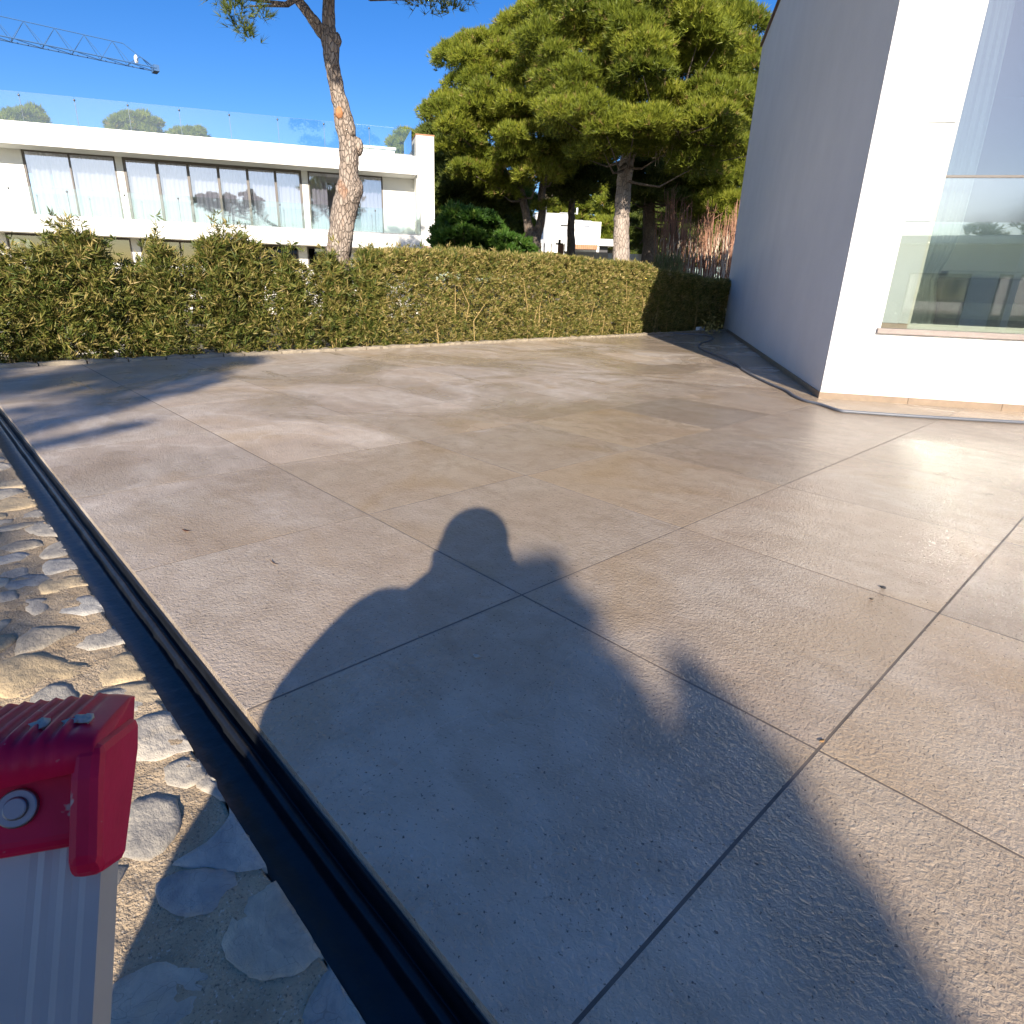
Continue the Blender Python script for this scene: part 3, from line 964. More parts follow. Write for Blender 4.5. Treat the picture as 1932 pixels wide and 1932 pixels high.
# ------------------------------------------------------------------ hedges
HX = -10.95
def bed_y(u, x=HX):
    """y on the planting line x for a picture column u near the rim"""
    lo, hi = -12, 30
    for _ in range(40):
        mid = (lo + hi) / 2
        X = CAMR @ np.array([x, mid, .3 - CAM_H])
        if CC + F * X[0] / X[2] < u: lo = mid
        else: hi = mid
    return lo
def zat(x, y, v):
    lo, hi = -1, 12
    for _ in range(40):
        mid = (lo + hi) / 2
        X = CAMR @ np.array([x, y, mid - CAM_H])
        if CC + F * X[1] / X[2] > v: lo = mid
        else: hi = mid
    return lo
def hedge_leaves(P, D, L, W, k, parent, bias=0.0, name='foliage'):
    n = len(P)
    t = np.clip(RNG.random(n) * .75 + bias, 0, 1)
    Pn = np.repeat(P, k, 0) + RNG.normal(size=(n * k, 3)) * .012
    Dn = np.repeat(D, k, 0) * .9 + RNG.normal(size=(n * k, 3)) * .60 + np.array([0, 0, .30])
    rnd = np.clip(np.repeat(t, k) * .55 + RNG.random(n * k) * .5, 0, 1)
    V, T, r = blades(Pn, Dn, L * RNG.uniform(.6, 1.25, n * k), W, rnd=rnd)
    return tri_mesh(name, V, T, M_HEDGE, r, parent)
left_plants = [  # u, top v, half width, density, depth offset, label
 (14, 432, .20, .22, .25, 'sparse yellow-caned bamboo at the left edge with few leaves'),
 (-40, 500, .55, 1, 0, 'bamboo shrub cut by the left edge of the picture'),
 (60, 515, .38, .8, .1, 'low bamboo shrub right of the sparse yellow cane'),
 (112, 470, .42, 1, 0, 'dark bushy bamboo in front of the lower left windows'),
 (190, 440, .40, 1.1, .05, 'tall bamboo with a spiky leading shoot below the first window'),
 (262, 500, .36, .9, .15, 'short bamboo in the dip of the hedge right of the tall spiky one'),
 (330, 462, .44, 1, 0, 'full bamboo with two blunt tops left of the paired shoots'),
 (418, 446, .44, 1.1, .0, 'bamboo with a long pale shoot rising above the hedge'),
 (486, 452, .40, 1.05, .1, 'bamboo with a pointed top left of the pine trunk'),
 (556, 486, .40, 1, 0, 'bamboo with a flat top just left of the pine trunk'),
 (628, 486, .40, 1, .05, 'bamboo growing right in front of the pine trunk'),
 (694, 478, .40, 1, 0, 'bamboo with a thin shoot right of the pine trunk'),
]
GB = 'bamboo shrubs planted behind the far rim'
for idx, (u, tv, hw, dens, dx, lab) in enumerate(left_plants):
    x = HX - dx; y = bed_y(u, x); top = zat(x, y, tv)
    rs = np.random.default_rng(100 + idx)
    root = thing('bamboo_shrub', lab, 'bamboo', group=GB)
    mb = MB(); ncane = 5 if dens > .5 else 3; canes = []
    for k in range(ncane):
        bx, by = x + rs.uniform(-.12, .12), y + rs.uniform(-.15, .15)
        tx, ty = x + rs.uniform(-.2, .2), y + rs.uniform(-hw * .7, hw * .7)
        tz = top * (1 if k == 0 else rs.uniform(.62, .93))
        path = smooth_path([(bx, by, -.22), (bx * .6 + tx * .4, by * .6 + ty * .4, tz * .45), (tx, ty, tz)], 6)
        canes.append(path)
        MB().tube(path, list(np.linspace(.013, .004, len(path))), 5, cap=False).build('cane', M_CANE, root, True)
    hw *= 1.12; n = int(900 * dens * top)
    zz = -.15 + (top + .10) * rs.random(n) ** .85
    prof = np.clip(1.18 - np.clip(zz / top, 0, 2) ** 2.2 * .98, .14, 1) * (1 + .18 * np.sin(zz * 7 + idx * 2))
    th = rs.random(n) * 2 * PI; rad = hw * prof * rs.random(n) ** .55
    P = np.stack([x + rad * np.cos(th) * .9, y + rad * np.sin(th), zz], 1)
    D = np.stack([np.cos(th), np.sin(th), rs.uniform(-.3, .9, n)], 1)
    # clump the foliage round the canes
    cpts = np.array([p for c in canes for p in c[3:]])
    sel = cpts[rs.integers(0, len(cpts), n)]
    w = (rs.random(n) < (.68 if dens > .5 else 1))[:, None]
    P = np.where(w, sel + rs.normal(size=(n, 3)) * (.11 if dens > .5 else .06), P)
    # leading shoots
    for c in canes[:2]:
        tip = c[-1]; m_ = 14
        P = np.concatenate([P, tip + np.stack([rs.normal(size=m_) * .02, rs.normal(size=m_) * .02, rs.uniform(-.25, .02, m_)], 1)])
        D = np.concatenate([D, np.stack([rs.normal(size=m_) * .6, rs.normal(size=m_) * .6, rs.uniform(.2, 1, m_)], 1)])
    hedge_leaves(P, D, .13, .019, 8 if dens > .5 else 5, root, .10)
    settle(root, (x, y, -.22))

hd = thing('trimmed_hedge', 'long dense trimmed yellow-green hedge behind the deck rim', 'hedge')
ya, yb = bed_y(726), 21.5
rs = np.random.default_rng(77)
n = 42000
yy = rs.uniform(ya - .2, yb, n)
lump = .5 * np.sin(yy * 2.3) + .35 * np.sin(yy * 5.1 + 1) + .25 * np.sin(yy * 9.7)
topz = np.interp(yy, [ya, 6.0, 9.0, 12, 14.5, 16, 18, 21], [1.62, 1.66, 1.72, 1.76, 1.72, 1.60, 1.45, 1.4]) + .05 * lump
face = rs.random(n)
zz = np.where(face < .68, -.2 + (topz + .2) * rs.random(n), topz - .40 * rs.random(n) ** 2)
xf = HX + .42 - .10 * (1 - np.clip(zz / topz, 0, 1)) + .07 * np.sin(yy * 3.1 + zz * 4) + .05 * np.sin(yy * 7 - zz * 5)
xx = np.where(face < .42, xf - .30 * rs.random(n) ** 1.6, np.where(face < .68, xf - .3 - .6 * rs.random(n), HX + .40 - 1.1 * rs.random(n)))
keep = (np.sin(yy * 3.7 + 1.3 * np.sin(zz * 3)) * np.sin(zz * 4.1 + yy * 1.9) + .5 * np.sin(yy * 11 + zz * 7) + rs.random(n) * 1.3) > -.45
zz = zz + np.where(rs.random(n) < .03, .12 * rs.random(n), 0)
P = np.stack([xx, yy, zz], 1)
D = np.stack([np.where(face < .68, .9, .2) + rs.normal(size=n) * .3, rs.normal(size=n) * .45, np.where(face < .68, .15, .9) + rs.normal(size=n) * .25], 1)
hedge_leaves(P[keep], D[keep], .10, .018, 8, hd, .27)
mb = MB()
for k in range(46):
    y = rs.uniform(ya, yb); x = HX + rs.uniform(.1, .38); t = rs.uniform(.7, 1.6)
    mb.tube([(x, y, -.2), (x + .03, y + rs.uniform(-.2, .2), t * .5), (x, y + rs.uniform(-.35, .35), t)], [.012, .009, .005], 5, cap=False)
tag(mb.build('cane', M_CANE, hd, True), kind='stuff')
settle(hd, (HX, (ya + yb) / 2, -.22))

# low pale wall of the neighbouring garden, glimpsed through the bamboo
MBw = MB().box(-14.1, -13.9, -9, 3.2, -.6, .55)
tag(MBw.build('garden_wall', M_FARWHITE), 'low white garden wall glimpsed through the bamboo at left', 'wall')

# small yellow-leaved plant by the far house corner
c = at(1338, 612, 19.6)
root = thing('yellow_plant', 'small yellow-leaved plant in shade beside the far house corner', 'plant')
P = np.array([c[0], c[1], .15]) + RNG.normal(size=(60, 3)) * .14
hl = blades(P, RNG.normal(size=(60, 3)) + [.3, -.3, .6], .12, .05)
tri_mesh('foliage', hl[0], hl[1], M_YEL, hl[2], root)
MB().tube([(c[0], c[1], -.3), (c[0], c[1], .12)], .012, 5).build('stem', M_CANE, root)
settle(root, (c[0], c[1], -.3))

# ------------------------------------------------------------------ neighbouring modern house
K = 1.3
HP0 = np.array([-22.71335, 7.75266]) * K
nb = Pl(HP0, R(62.0566))
def Z(z): return CAM_H + (z - CAM_H) * K
nh = thing('modern_house', 'long low white modern house with glass balustrades beyond the bamboo', 'house')
S0 = -15.0
SR = 6.80 * K
RECI = 1.0 * K
MB().pbox(nb, S0, SR, -9, 0, Z(4.49), Z(5.0)).build('roof_slab', M_FARWHITE, nh)
MB().pbox(nb, S0, SR - .001, -.12, .03, Z(5.0), Z(5.0) + .05).build('roof_edge_trim', M_PANEL, nh)
MB().pbox(nb, S0, 6.92 * K, -9, 0, Z(2.14), Z(2.57)).build('balcony_slab', M_FARWHITE, nh)
MB().pbox(nb, S0, 6.92 * K, -.10, .025, Z(2.57), Z(2.57) + .05).build('balcony_edge_trim', M_PANEL, nh)
MB().pbox(nb, 6.815 * K, 7.42 * K, -9, -.25, Z(2.30), Z(5.70)).build('end_pier', M_FARWHITE, nh)
MB().pbox(nb, 6.80 * K, 7.44 * K, -9, -.23, Z(5.70), Z(5.74)).build('pier_coping', M_TERRA, nh)
MB().pbox(nb, 6.95 * K, 7.42 * K, -8, -.24, -.6, Z(2.30)).build('stone_base', simple('pink_stone', (.52, .38, .28), .85, var=.2, vscale=3, bscale=12, bdist=.02), nh)
zt, zb = Z(4.53), Z(2.575)
# recessed upper facade: piers between the windows
piers = [(S0, -5.05), (-2.53, -2.33), (3.04, 3.24), (5.73, 6.9)]
for a, b in piers: MB().pbox(nb, a if a < -10 else a * K, b * K, -RECI - .3, -RECI, Z(2.57), Z(4.49)).build('upper_wall', M_FARWHITE, nh)
def window(a0, a1, z0, z1, out, cuts, glass, fr=.055):
    m = MB(); o0, o1 = out - .08, out + .015
    m.pbox(nb, a0, a1, o0, o1, z1 - fr, z1); m.pbox(nb, a0, a1, o0, o1, z0, z0 + fr * .6)
    cs = [a0 + fr / 2] + list(cuts) + [a1 - fr / 2]
    for c in cs: m.pbox(nb, c - fr / 2, c + fr / 2, o0 + .001, o1 - .002, z0 + fr * .6, z1 - fr)
    w = m.build('window', M_DARKFRAME, nh)
    for i in range(len(cs) - 1):
        MB().pbox(nb, cs[i] + fr / 2, cs[i + 1] - fr / 2, out - .04, out - .03, z0 + fr * .6, z1 - fr).build('pane', glass, w)
    return w
window(-5.03 * K, -2.535 * K, zb, zt - .05, -RECI, [-3.80 * K], M_HGLASS)
window(-2.325 * K, 3.035 * K, zb, zt - .05, -RECI, [-1.36 * K, -.46 * K, .44 * K, 1.33 * K, 2.2 * K], M_HGLASS, .10)
window(3.245 * K, 5.725 * K, zb, zt - .05, -RECI, [4.45 * K], M_HGLASS)
def nb_curtain(a0, a1, name='curtain', freq=26, mat=None):
    vs, fs = [], []; n = int((a1 - a0) * freq) + 2
    for k in range(2):
        for i in range(n):
            q = i / (n - 1)
            vs.append(nb.loc(a0 + (a1 - a0) * q, -RECI - .28 + .05 * math.sin(i * 1.35) + .02 * math.sin(i * .47), (zb if k == 0 else zt - .06)))
    for i in range(n - 1): fs.append((i, i + 1, n + i + 1, n + i))
    return MB().add(vs, fs).build('curtain', mat or M_CURTAIN, nh, True)
nb_curtain(-4.95 * K, -4.45 * K); nb_curtain(-4.4 * K, -2.6 * K); nb_curtain(-2.25 * K, 3.0 * K)
nb_curtain(3.27 * K, 3.85 * K); nb_curtain(4.95 * K, 5.7 * K)
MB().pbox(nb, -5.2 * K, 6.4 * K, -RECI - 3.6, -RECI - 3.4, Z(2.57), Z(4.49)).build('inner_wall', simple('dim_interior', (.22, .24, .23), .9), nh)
# lower storey
m = MB()
zl = Z(1.36)
m.pbox(nb, S0, 6.93 * K, -RECI - .3, -RECI, -.6, zl)
for a, b in ((S0, -5.95 * K), (-2.46 * K, -2.2 * K), (2.75 * K, 3.05 * K), (4.5 * K, 5.15 * K), (6.3 * K, 6.93 * K)):
    m.pbox(nb, a, b, -RECI - .3, -RECI + .001, zl, Z(2.14))
m.build('lower_wall', M_FARWHITE, nh)
ML = mat_glass('dark_pane_glass', (.42, .44, .42), .03)
window(-5.95 * K, -2.46 * K, zl, Z(2.12), -RECI + .0, [-4.9 * K, -3.9 * K], ML)
window(-2.2 * K, 2.75 * K, zl, Z(2.12), -RECI + .0, [-1 * K, .3 * K, 1.5 * K], ML)
window(3.05 * K, 4.5 * K, zl, Z(2.12), -RECI + .0, [3.7 * K], ML)
window(5.15 * K, 6.3 * K, zl, Z(2.12), -RECI + .0, [5.7 * K], ML)
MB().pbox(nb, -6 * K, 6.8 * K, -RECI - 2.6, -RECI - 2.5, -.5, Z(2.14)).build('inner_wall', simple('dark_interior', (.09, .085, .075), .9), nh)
# glass balustrades: separate panes with round studs
def balustrade(cuts, z0, z1, ret, out=-.06, name='balustrade'):
    root = MB().pbox(nb, cuts[0], cuts[-1], out - .03, out + .03, z0, z0 + .05).build(name, M_STEEL, nh)
    for i in range(len(cuts) - 1):
        MB().pbox(nb, cuts[i] + .008, cuts[i + 1] - .008, out - .008, out + .008, z0 + .05, z1).build('pane', M_GUARD, root)
        if i:
            MB().ball(nb.loc(cuts[i], out + .02, z1 - .11), .038, 8, 6).build('stud', M_STEEL, root, True)
            MB().pbox(nb, cuts[i] - .008, cuts[i] + .008, out - .007, out + .007, z0 + .05, z1 - .06).build('joint', M_JOINT, root)
    n = nb
    MB().pbox(nb, cuts[-1] - .016, cuts[-1], out - ret, out - .01, z0 + .05, z1).build('pane', M_GUARD, root)
posts_b = [-5.22, -3.72, -2.18, -.68, .84, 2.33, 3.86, 5.38]
posts_r = [-4.46, -3.08, -1.7, -.32, 1.08, 2.48, 3.87, 5.28]
balustrade([S0, -6.7 * K] + [p * K for p in posts_b] + [6.90 * K], Z(2.57) + .051, Z(3.40), 1.0)
balustrade([S0, -5.85 * K] + [p * K for p in posts_r] + [6.66 * K], Z(5.0) + .051, Z(5.82), 3.0)
MB().pbox(nb, 4.9 * K, 6.3 * K, -6, -3, Z(5.0), Z(5.55)).build('roof_box', M_FARWHITE, nh)
MB().pbox(nb, 4.85 * K, 6.35 * K, -6.1, -2.9, Z(5.55), Z(5.62)).build('roof_box_coping', M_PANEL, nh)
settle(nh, nb.loc(0, 0, -.6))

# ------------------------------------------------------------------ crane over the roofs
cr = thing('tower_crane', 'blue lattice crane jib reaching into the sky from the left edge', 'crane')
vp = ray(3200 * .7841, 735 * .7841); vp[2] = 0; jd = norm(vp)
tip = at(292, 131, 85.0)
kx = -jd
sd_ = np.cross(jd, [0, 0, 1])
mb = MB(); H1, H2 = 2.6, 1.7
Ljib = 60.0; step = 2.35
def lo(s, side): return tip + kx * s + sd_ * side * .7
def hi(s): 
    hh = H2 if s < 16.5 else (H2 + (H1 - H2) * min(1, (s - 16.5) / 3.0))
    if s < 2.6: hh = H2 * s / 2.6 + .1
    return tip + kx * s + np.array([0, 0, hh])
for side in (-1, 1): mb.tube([lo(0, side), lo(Ljib, side)], .065, 5)
mb.build('lower_chord', M_CRANE, cr)
mb = MB(); mb.tube([hi(0), hi(2.6), hi(16.5), hi(19.5), hi(Ljib)], .045, 5).build('upper_chord', M_CRANE, cr)
mb = MB(); s = 0
while s < Ljib - step:
    for side in (-1, 1):
        mb.tube([lo(s, side), hi(s + step / 2)], .03, 4, cap=False); mb.tube([lo(s + step, side), hi(s + step / 2)], .03, 4, cap=False)
    mb.tube([lo(s, -1), lo(s, 1)], .04, 4, cap=False); mb.tube([lo(s, -1), lo(s + step, 1)], .03, 4, cap=False)
    s += step
mb.build('lattice', M_CRANE, cr)
MB().prism([lo(-.3, -1) + [0, 0, -.25], lo(-.3, 1) + [0, 0, -.25], lo(-.3, 1) + [0, 0, .3], lo(-.3, -1) + [0, 0, .3]], kx * .5).build('tip_plate', M_CRANE, cr)
for q in (1.6, 20.5): MB().ball(tip + kx * q + [0, 0, .55], (.2, .2, .42), 8, 6).build('lamp', M_PANEL, cr, True)
mt = tip + kx * Ljib
mb = MB()
for ax in (-.9, .9):
    for ay in (-.9, .9): mb.tube([(mt[0] + ax, mt[1] + ay, -.6), (mt[0] + ax, mt[1] + ay, mt[2] + 5)], .1, 4)
z = 0
while z < mt[2] + 3:
    for (a, b) in (((-.9, -.9), (.9, -.9)), ((.9, -.9), (.9, .9)), ((.9, .9), (-.9, .9)), ((-.9, .9), (-.9, -.9))):
        mb.tube([(mt[0] + a[0], mt[1] + a[1], z), (mt[0] + b[0], mt[1] + b[1], z + 1.8)], .05, 4, cap=False)
    z += 1.8
mb.build('mast', M_CRANE, cr)
settle(cr, (mt[0], mt[1], -.6))

# ------------------------------------------------------------------ foreground pine behind the hedge
DP = 13.2
def trunkpath(ctrl, D, dz=0.0):
    pts = [at((500 + x * .33644) * .7841, (y * .33644) * .7841, D) for x, y, w in ctrl]
    rad = [w * .33644 * .7841 * D / F / 2 for x, y, w in ctrl]
    return pts, rad
fp = thing('leaning_pine', 'tall bare-trunked pine with orange pruning scars behind the bamboo', 'pine tree')
ctrl = [(930, 1900, 165), (940, 1780, 158), (955, 1650, 152), (975, 1500, 152), (1005, 1400, 160), (1018, 1335, 150), (1012, 1240, 114), (1010, 1100, 118), (1002, 1000, 112), (975, 860, 112), (955, 770, 100), (925, 650, 84), (902, 540, 88), (885, 420, 92), (880, 330, 100), (872, 270, 100), (868, 200, 76), (865, 90, 72), (866, -40, 70), (880, -200, 62), (905, -380, 52)]
pts, rad = trunkpath(ctrl, DP)
base_p = pts[0].copy(); base_p[2] = -.6; base_p[:2] += np.array([0, .02])
pts = [base_p] + pts; rad = [rad[0] * 1.25] + rad
P_ = smooth_path(pts, 7); R_ = [r[0] for r in smooth_path([(r, 0, 0) for r in rad], 7)]
trunk = MB().tube(P_, R_, 22, .16).build('trunk', M_BARK, fp, True)
c2 = [(868, 310, 62), (845, 262, 64), (800, 215, 62), (755, 150, 66), (735, 120, 56), (700, 70, 52), (640, -10, 48), (560, -130, 42), (470, -260, 34)]
p2, r2 = trunkpath(c2, DP)
p2 = [p + np.array([.0, .0, 0]) - SD_ for p, SD_ in zip(p2, [np.zeros(3)] * len(p2))]
MB().tube(smooth_path(p2, 6), [r[0] for r in smooth_path([(r, 0, 0) for r in r2], 6)], 14, .18).build('limb', M_BARK, fp, True)
for (x, y, rx, rz, d) in ((940, 808, 24, 36, .0), (1030, 955, 13, 17, 0)):
    q = at((500 + x * .33644) * .7841, (y * .33644) * .7841, DP - .185 - (.0 if y > 1300 else -.06))
    s_ = .33644 * .7841 * DP / F
    MB().ball(q, (rx * s_, rx * s_, rz * s_), 12, 8, .35).build('scar', M_SCAR if y != 955 else M_BARKD, fp, True)
q = at((500 + 1075 * .33644) * .7841, 1050 * .33644 * .7841, DP - .02)
MB().ball(q, (.09, .09, .15), 12, 8, .3).build('burl', M_BARK, fp, True)
q = at((500 + 915 * .33644) * .7841, 290 * .33644 * .7841, DP - .02)
MB().ball(q, (.10, .10, .12), 12, 8, .3).build('burl', M_BARK, fp, True)
rs = random.Random(4)
lobes = []
for (u, v, D, n, spread, r) in ((462, -10, 12.4, 7, .32, .24), (458, 38, 12.4, 6, .26, .20), (470, 72, 12.5, 3, .12, .13), (830, -35, 12.0, 8, .5, .28), (800, -18, 12.0, 4, .3, .2), (848, 5, 12.0, 3, .15, .16)):
    for _ in range(n):
        p = at(u, v, D) + np.array([rs.uniform(-1, 1), rs.uniform(-1, 1), rs.uniform(-.7, .7)]) * spread
        lobes.append((*p, r * rs.uniform(.7, 1.2)))
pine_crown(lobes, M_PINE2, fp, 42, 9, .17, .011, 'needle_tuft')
up = []
for _ in range(46):
    p = at(rs.uniform(420, 900), rs.uniform(-520, -190), rs.uniform(9.6, 15.5))
    up.append((*p, rs.uniform(.5, .95)))
# the part of the crown that shades the fork
for _ in range(16):
    q0 = at(640, rs.uniform(-40, 190), DP) + np.array([rs.uniform(-.3, .3), rs.uniform(-.3, .3), 0])
    k = rs.uniform(3.6, 6.0)
    up.append((q0[0] - SD[0] * k, q0[1] - SD[1] * k, q0[2] + k * TAN + .2, rs.uniform(.4, .65)))
pine_crown(up, M_PINE, fp, 30, 7, .22, .022)
branches([np.array(p) for p in P_[-8:]], up + lobes[::9], fp, M_BARKD, .7, .05, 3)
settle(fp, (base_p[0], base_p[1], -.6))

# ------------------------------------------------------------------ tree group in the middle
def stem(ctrl, D, wpx, base_z=-.6, seg=12, bump=.12):
    pts = [at(u, v, D) for u, v in ctrl]
    rad = [w * D / F / 2 for w in wpx]
    b = pts[0].copy(); b[2] = base_z
    pts = [b] + pts; rad = [rad[0] * 1.3] + rad
    return smooth_path(pts, 5), [r[0] for r in smooth_path([(r, 0, 0) for r in rad], 5)]
# big pine with pale trunk
DA = 31.0
t1 = thing('big_pine', 'largest pine with a pale sunlit trunk left of the red twigs', 'pine tree')
P1, R1 = stem([(1171, 490), (1172, 440), (1174, 395), (1178, 340), (1182, 308), (1186, 280), (1190, 230), (1186, 160), (1180, 80)], DA, [30, 27, 26, 25, 24, 22, 20, 16, 10])
MB().tube(P1, R1, 16, .12).build('trunk', M_BARKL, t1, True)
lp = [at(u, v, DA + k) for u, v, k in ((1184, 315, 0), (1192, 296, -.2), (1210, 276, -.6), (1230, 262, -1.0), (1248, 243, -1.6), (1260, 228, -2.2))]
MB().tube(smooth_path(lp, 5), [r[0] for r in smooth_path([(.13, 0, 0), (.11, 0, 0), (.10, 0, 0), (.11, 0, 0), (.10, 0, 0), (.05, 0, 0)], 5)], 8, .15).build('limb', M_BARKL, t1, True)
poly1 = [(1010, 30), (1040, -60), (1120, -140), (1250, -150), (1330, -60), (1345, 20), (1400, 40), (1440, 95), (1440, 220), (1420, 300), (1385, 290), (1330, 305), (1300, 330), (1265, 300), (1245, 245), (1215, 300), (1200, 305), (1150, 285), (1110, 300), (1080, 270), (1040, 240), (1020, 200), (1010, 120)]
L1 = fill_lobes(poly1, DA, 32, 5.2, 31, True, .4)
L1 = [l for l in L1 if not (abs(np.dot(np.array(l[:2]) - P1[0][:2], SN)) < 1.3 and l[2] < 6.2 and np.dot(np.array(l[:2]) - P1[0][:2], -SD) > .3)]
pine_crown(L1, M_PINE, t1, 52, 7, .22, .031)
branches([np.array(p) for p in P1[18:]] + lp, L1, t1, M_BARKD, .45, .07, 5)
# bare dead twigs hanging under the limb
mb = MB(); rs = random.Random(9)
for _ in range(70):
    q = at(rs.uniform(1235, 1320), rs.uniform(225, 275), DA - 2 + rs.uniform(-1, 1)); e = q.copy(); pth = [q]
    for k in range(4):
        e = e + np.array([rs.uniform(-.18, .18), rs.uniform(-.18, .18), rs.uniform(-.30, .02)]); pth.append(e)
    mb.tube(pth, [.012, .01, .008, .006, .004], 3, cap=False)
mb.build('dead_twigs', M_TWIGP, t1)
settle(t1, tuple(P1[0]))
# left pine with the forked trunk
DB = 36.0
t2 = thing('forked_pine', 'dark forked pine trunk left of the villa with a dense round crown', 'pine tree')
Pa, Ra = stem([(1003, 474), (1004, 455), (998, 430), (992, 400), (985, 370), (975, 330), (970, 280), (965, 220)], DB, [34, 28, 17, 14, 13, 12, 10, 7])
Pb, Rb = stem([(1006, 470), (1012, 445), (1020, 420), (1023, 395), (1022, 365), (1030, 320), (1040, 270)], DB + .15, [24, 18, 15, 13, 13, 11, 8])
MB().tube(Pa, Ra, 12, .12).build('trunk', M_BARKD, t2, True); MB().tube(Pb, Rb, 12, .12).build('trunk', M_BARKD, t2, True)
poly2 = [(838, 290), (832, 200), (850, 120), (900, 75), (950, 60), (1010, 30), (1060, 120), (1085, 200), (1080, 270), (1060, 330), (1030, 350), (1000, 335), (985, 300), (965, 330), (930, 310), (900, 345), (865, 330)]
L2 = fill_lobes(poly2, DB, 28, 4.5, 12, True, .4)
L2 += [(*at(u, v, DB - 1), r) for u, v, r in ((1020, 395, .42), (1035, 388, .3), (950, 370, .8), (925, 350, .8), (975, 350, .7))]
pine_crown(L2, M_PINE, t2, 42, 7, .24, .036)
branches([np.array(p) for p in Pa[18:] + Pb[18:]], L2, t2, M_BARKD, .4, .08, 6)
settle(t2, tuple(Pa[0]))
# thin dark pine in front of the villa
DC_ = 41.0
t3 = thing('thin_pine', 'slim dark pine trunk standing in front of the villa', 'pine tree')
P3, R3 = stem([(1077, 474), (1077, 440), (1078, 410), (1079, 375), (1082, 340), (1086, 300)], DC_, [15, 13, 12, 11, 10, 8])
MB().tube(P3, R3, 10, .12).build('trunk', M_BARKD, t3, True)
poly3 = [(1035, 350), (1040, 300), (1060, 260), (1130, 255), (1150, 300), (1135, 350), (1115, 375), (1095, 360), (1080, 385), (1050, 380)]
L3 = fill_lobes(poly3, DC_, 24, 3.2, 14)
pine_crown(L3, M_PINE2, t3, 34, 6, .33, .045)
branches([np.array(p) for p in P3[12:]], L3, t3, M_BARKD, .5, .07, 7)
settle(t3, tuple(P3[0]))
# pine behind the twigs
DD = 44.0
t4 = thing('shaded_pine', 'pine with a mottled trunk right behind the pale trunk', 'pine tree')
P4, R4 = stem([(1226, 474), (1226, 440), (1224, 410), (1225, 375), (1228, 340), (1236, 300)], DD, [26, 23, 20, 18, 17, 12])
MB().tube(P4, R4, 12, .12).build('trunk', M_BARKD, t4, True)
P4b, R4b = stem([(1272, 470), (1270, 420), (1262, 360), (1256, 310)], DD + 2, [17, 15, 13, 10])
MB().tube(P4b, R4b, 10, .12).build('trunk', M_BARKD, t4, True)
poly4 = [(1180, 330), (1200, 280), (1290, 270), (1350, 300), (1350, 400), (1330, 440), (1290, 400), (1250, 350), (1220, 370), (1190, 380)]
L4 = fill_lobes(poly4, DD, 28, 2.8, 16)
L4 += [(*at(u, v, DD + 1), .5) for u, v in ((1200, 455), (1190, 425), (1205, 400), (1198, 470), (1215, 440), (1250, 445), (1262, 420))]
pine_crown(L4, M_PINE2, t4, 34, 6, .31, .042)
branches([np.array(p) for p in P4[12:]], L4, t4, M_BARKD, .5, .07, 8)
settle(t4, tuple(P4[0]))
# trees at right by the house wall
def bushy(name, label, cat, poly, D, rpx, depth, seed, mat, per, nn, L, W, trunks, group=None, barkm=None):
    t = thing(name, label, cat, group=group)
    Ps = []
    for ctrl, w in trunks:
        Pq, Rq = stem(ctrl, D, w)
        MB().tube(Pq, Rq, 8, .1).build('trunk', barkm or M_BARKD, t, True); Ps += Pq
    Lb = fill_lobes(poly, D, rpx, depth, seed)
    pine_crown(Lb, mat, t, per, nn, L, W)
    branches([np.array(p) for p in Ps[5:]], Lb, t, M_BARKD, .4, .05, seed)
    settle(t, tuple(Ps[0]))
    return t
bushy('wispy_pine', 'wispy light green pine between the red twigs and the house wall', 'pine tree',
      [(1300, 360), (1325, 310), (1380, 290), (1430, 300), (1430, 420), (1400, 440), (1350, 400), (1320, 420)], 43, 22, 2.8, 41, M_PINE, 26, 6, .32, .034, [([(1372, 500), (1372, 440), (1370, 380)], [12, 10, 8])])
bushy('far_pine', 'dark green pine mass right behind the end of the modern house', 'pine tree',
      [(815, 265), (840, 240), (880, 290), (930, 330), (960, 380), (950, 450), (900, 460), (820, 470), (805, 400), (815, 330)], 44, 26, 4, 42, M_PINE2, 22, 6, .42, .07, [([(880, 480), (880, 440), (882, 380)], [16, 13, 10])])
bushy('olive_green_pine', 'mid green pine between the far dark pine and the forked trunk', 'pine tree',
      [(900, 380), (940, 340), (985, 350), (1000, 390), (1000, 440), (975, 470), (930, 450), (905, 430)], 52, 20, 3, 43, M_PINE, 18, 6, .45, .08, [([(962, 480), (960, 440), (955, 400)], [14, 11, 8])])
bushy('distant_pine', 'pale distant pine showing above the roof of the villa', 'pine tree',
      [(1035, 395), (1045, 370), (1075, 360), (1100, 380), (1115, 400), (1100, 420), (1040, 410)], 105, 12, 4, 44, M_PINE, 8, 6, .7, .13, [([(1075, 460), (1075, 430), (1074, 400)], [6, 5, 4])])
bushy('round_distant_pine', 'distant pine between the villa and the pale trunk', 'pine tree',
      [(1128, 360), (1145, 350), (1165, 350), (1168, 440), (1165, 470), (1140, 470), (1125, 440), (1135, 400)], 88, 13, 3.5, 45, M_PINE, 9, 6, .65, .12, [([(1150, 490), (1150, 440), (1150, 400)], [8, 7, 6])])
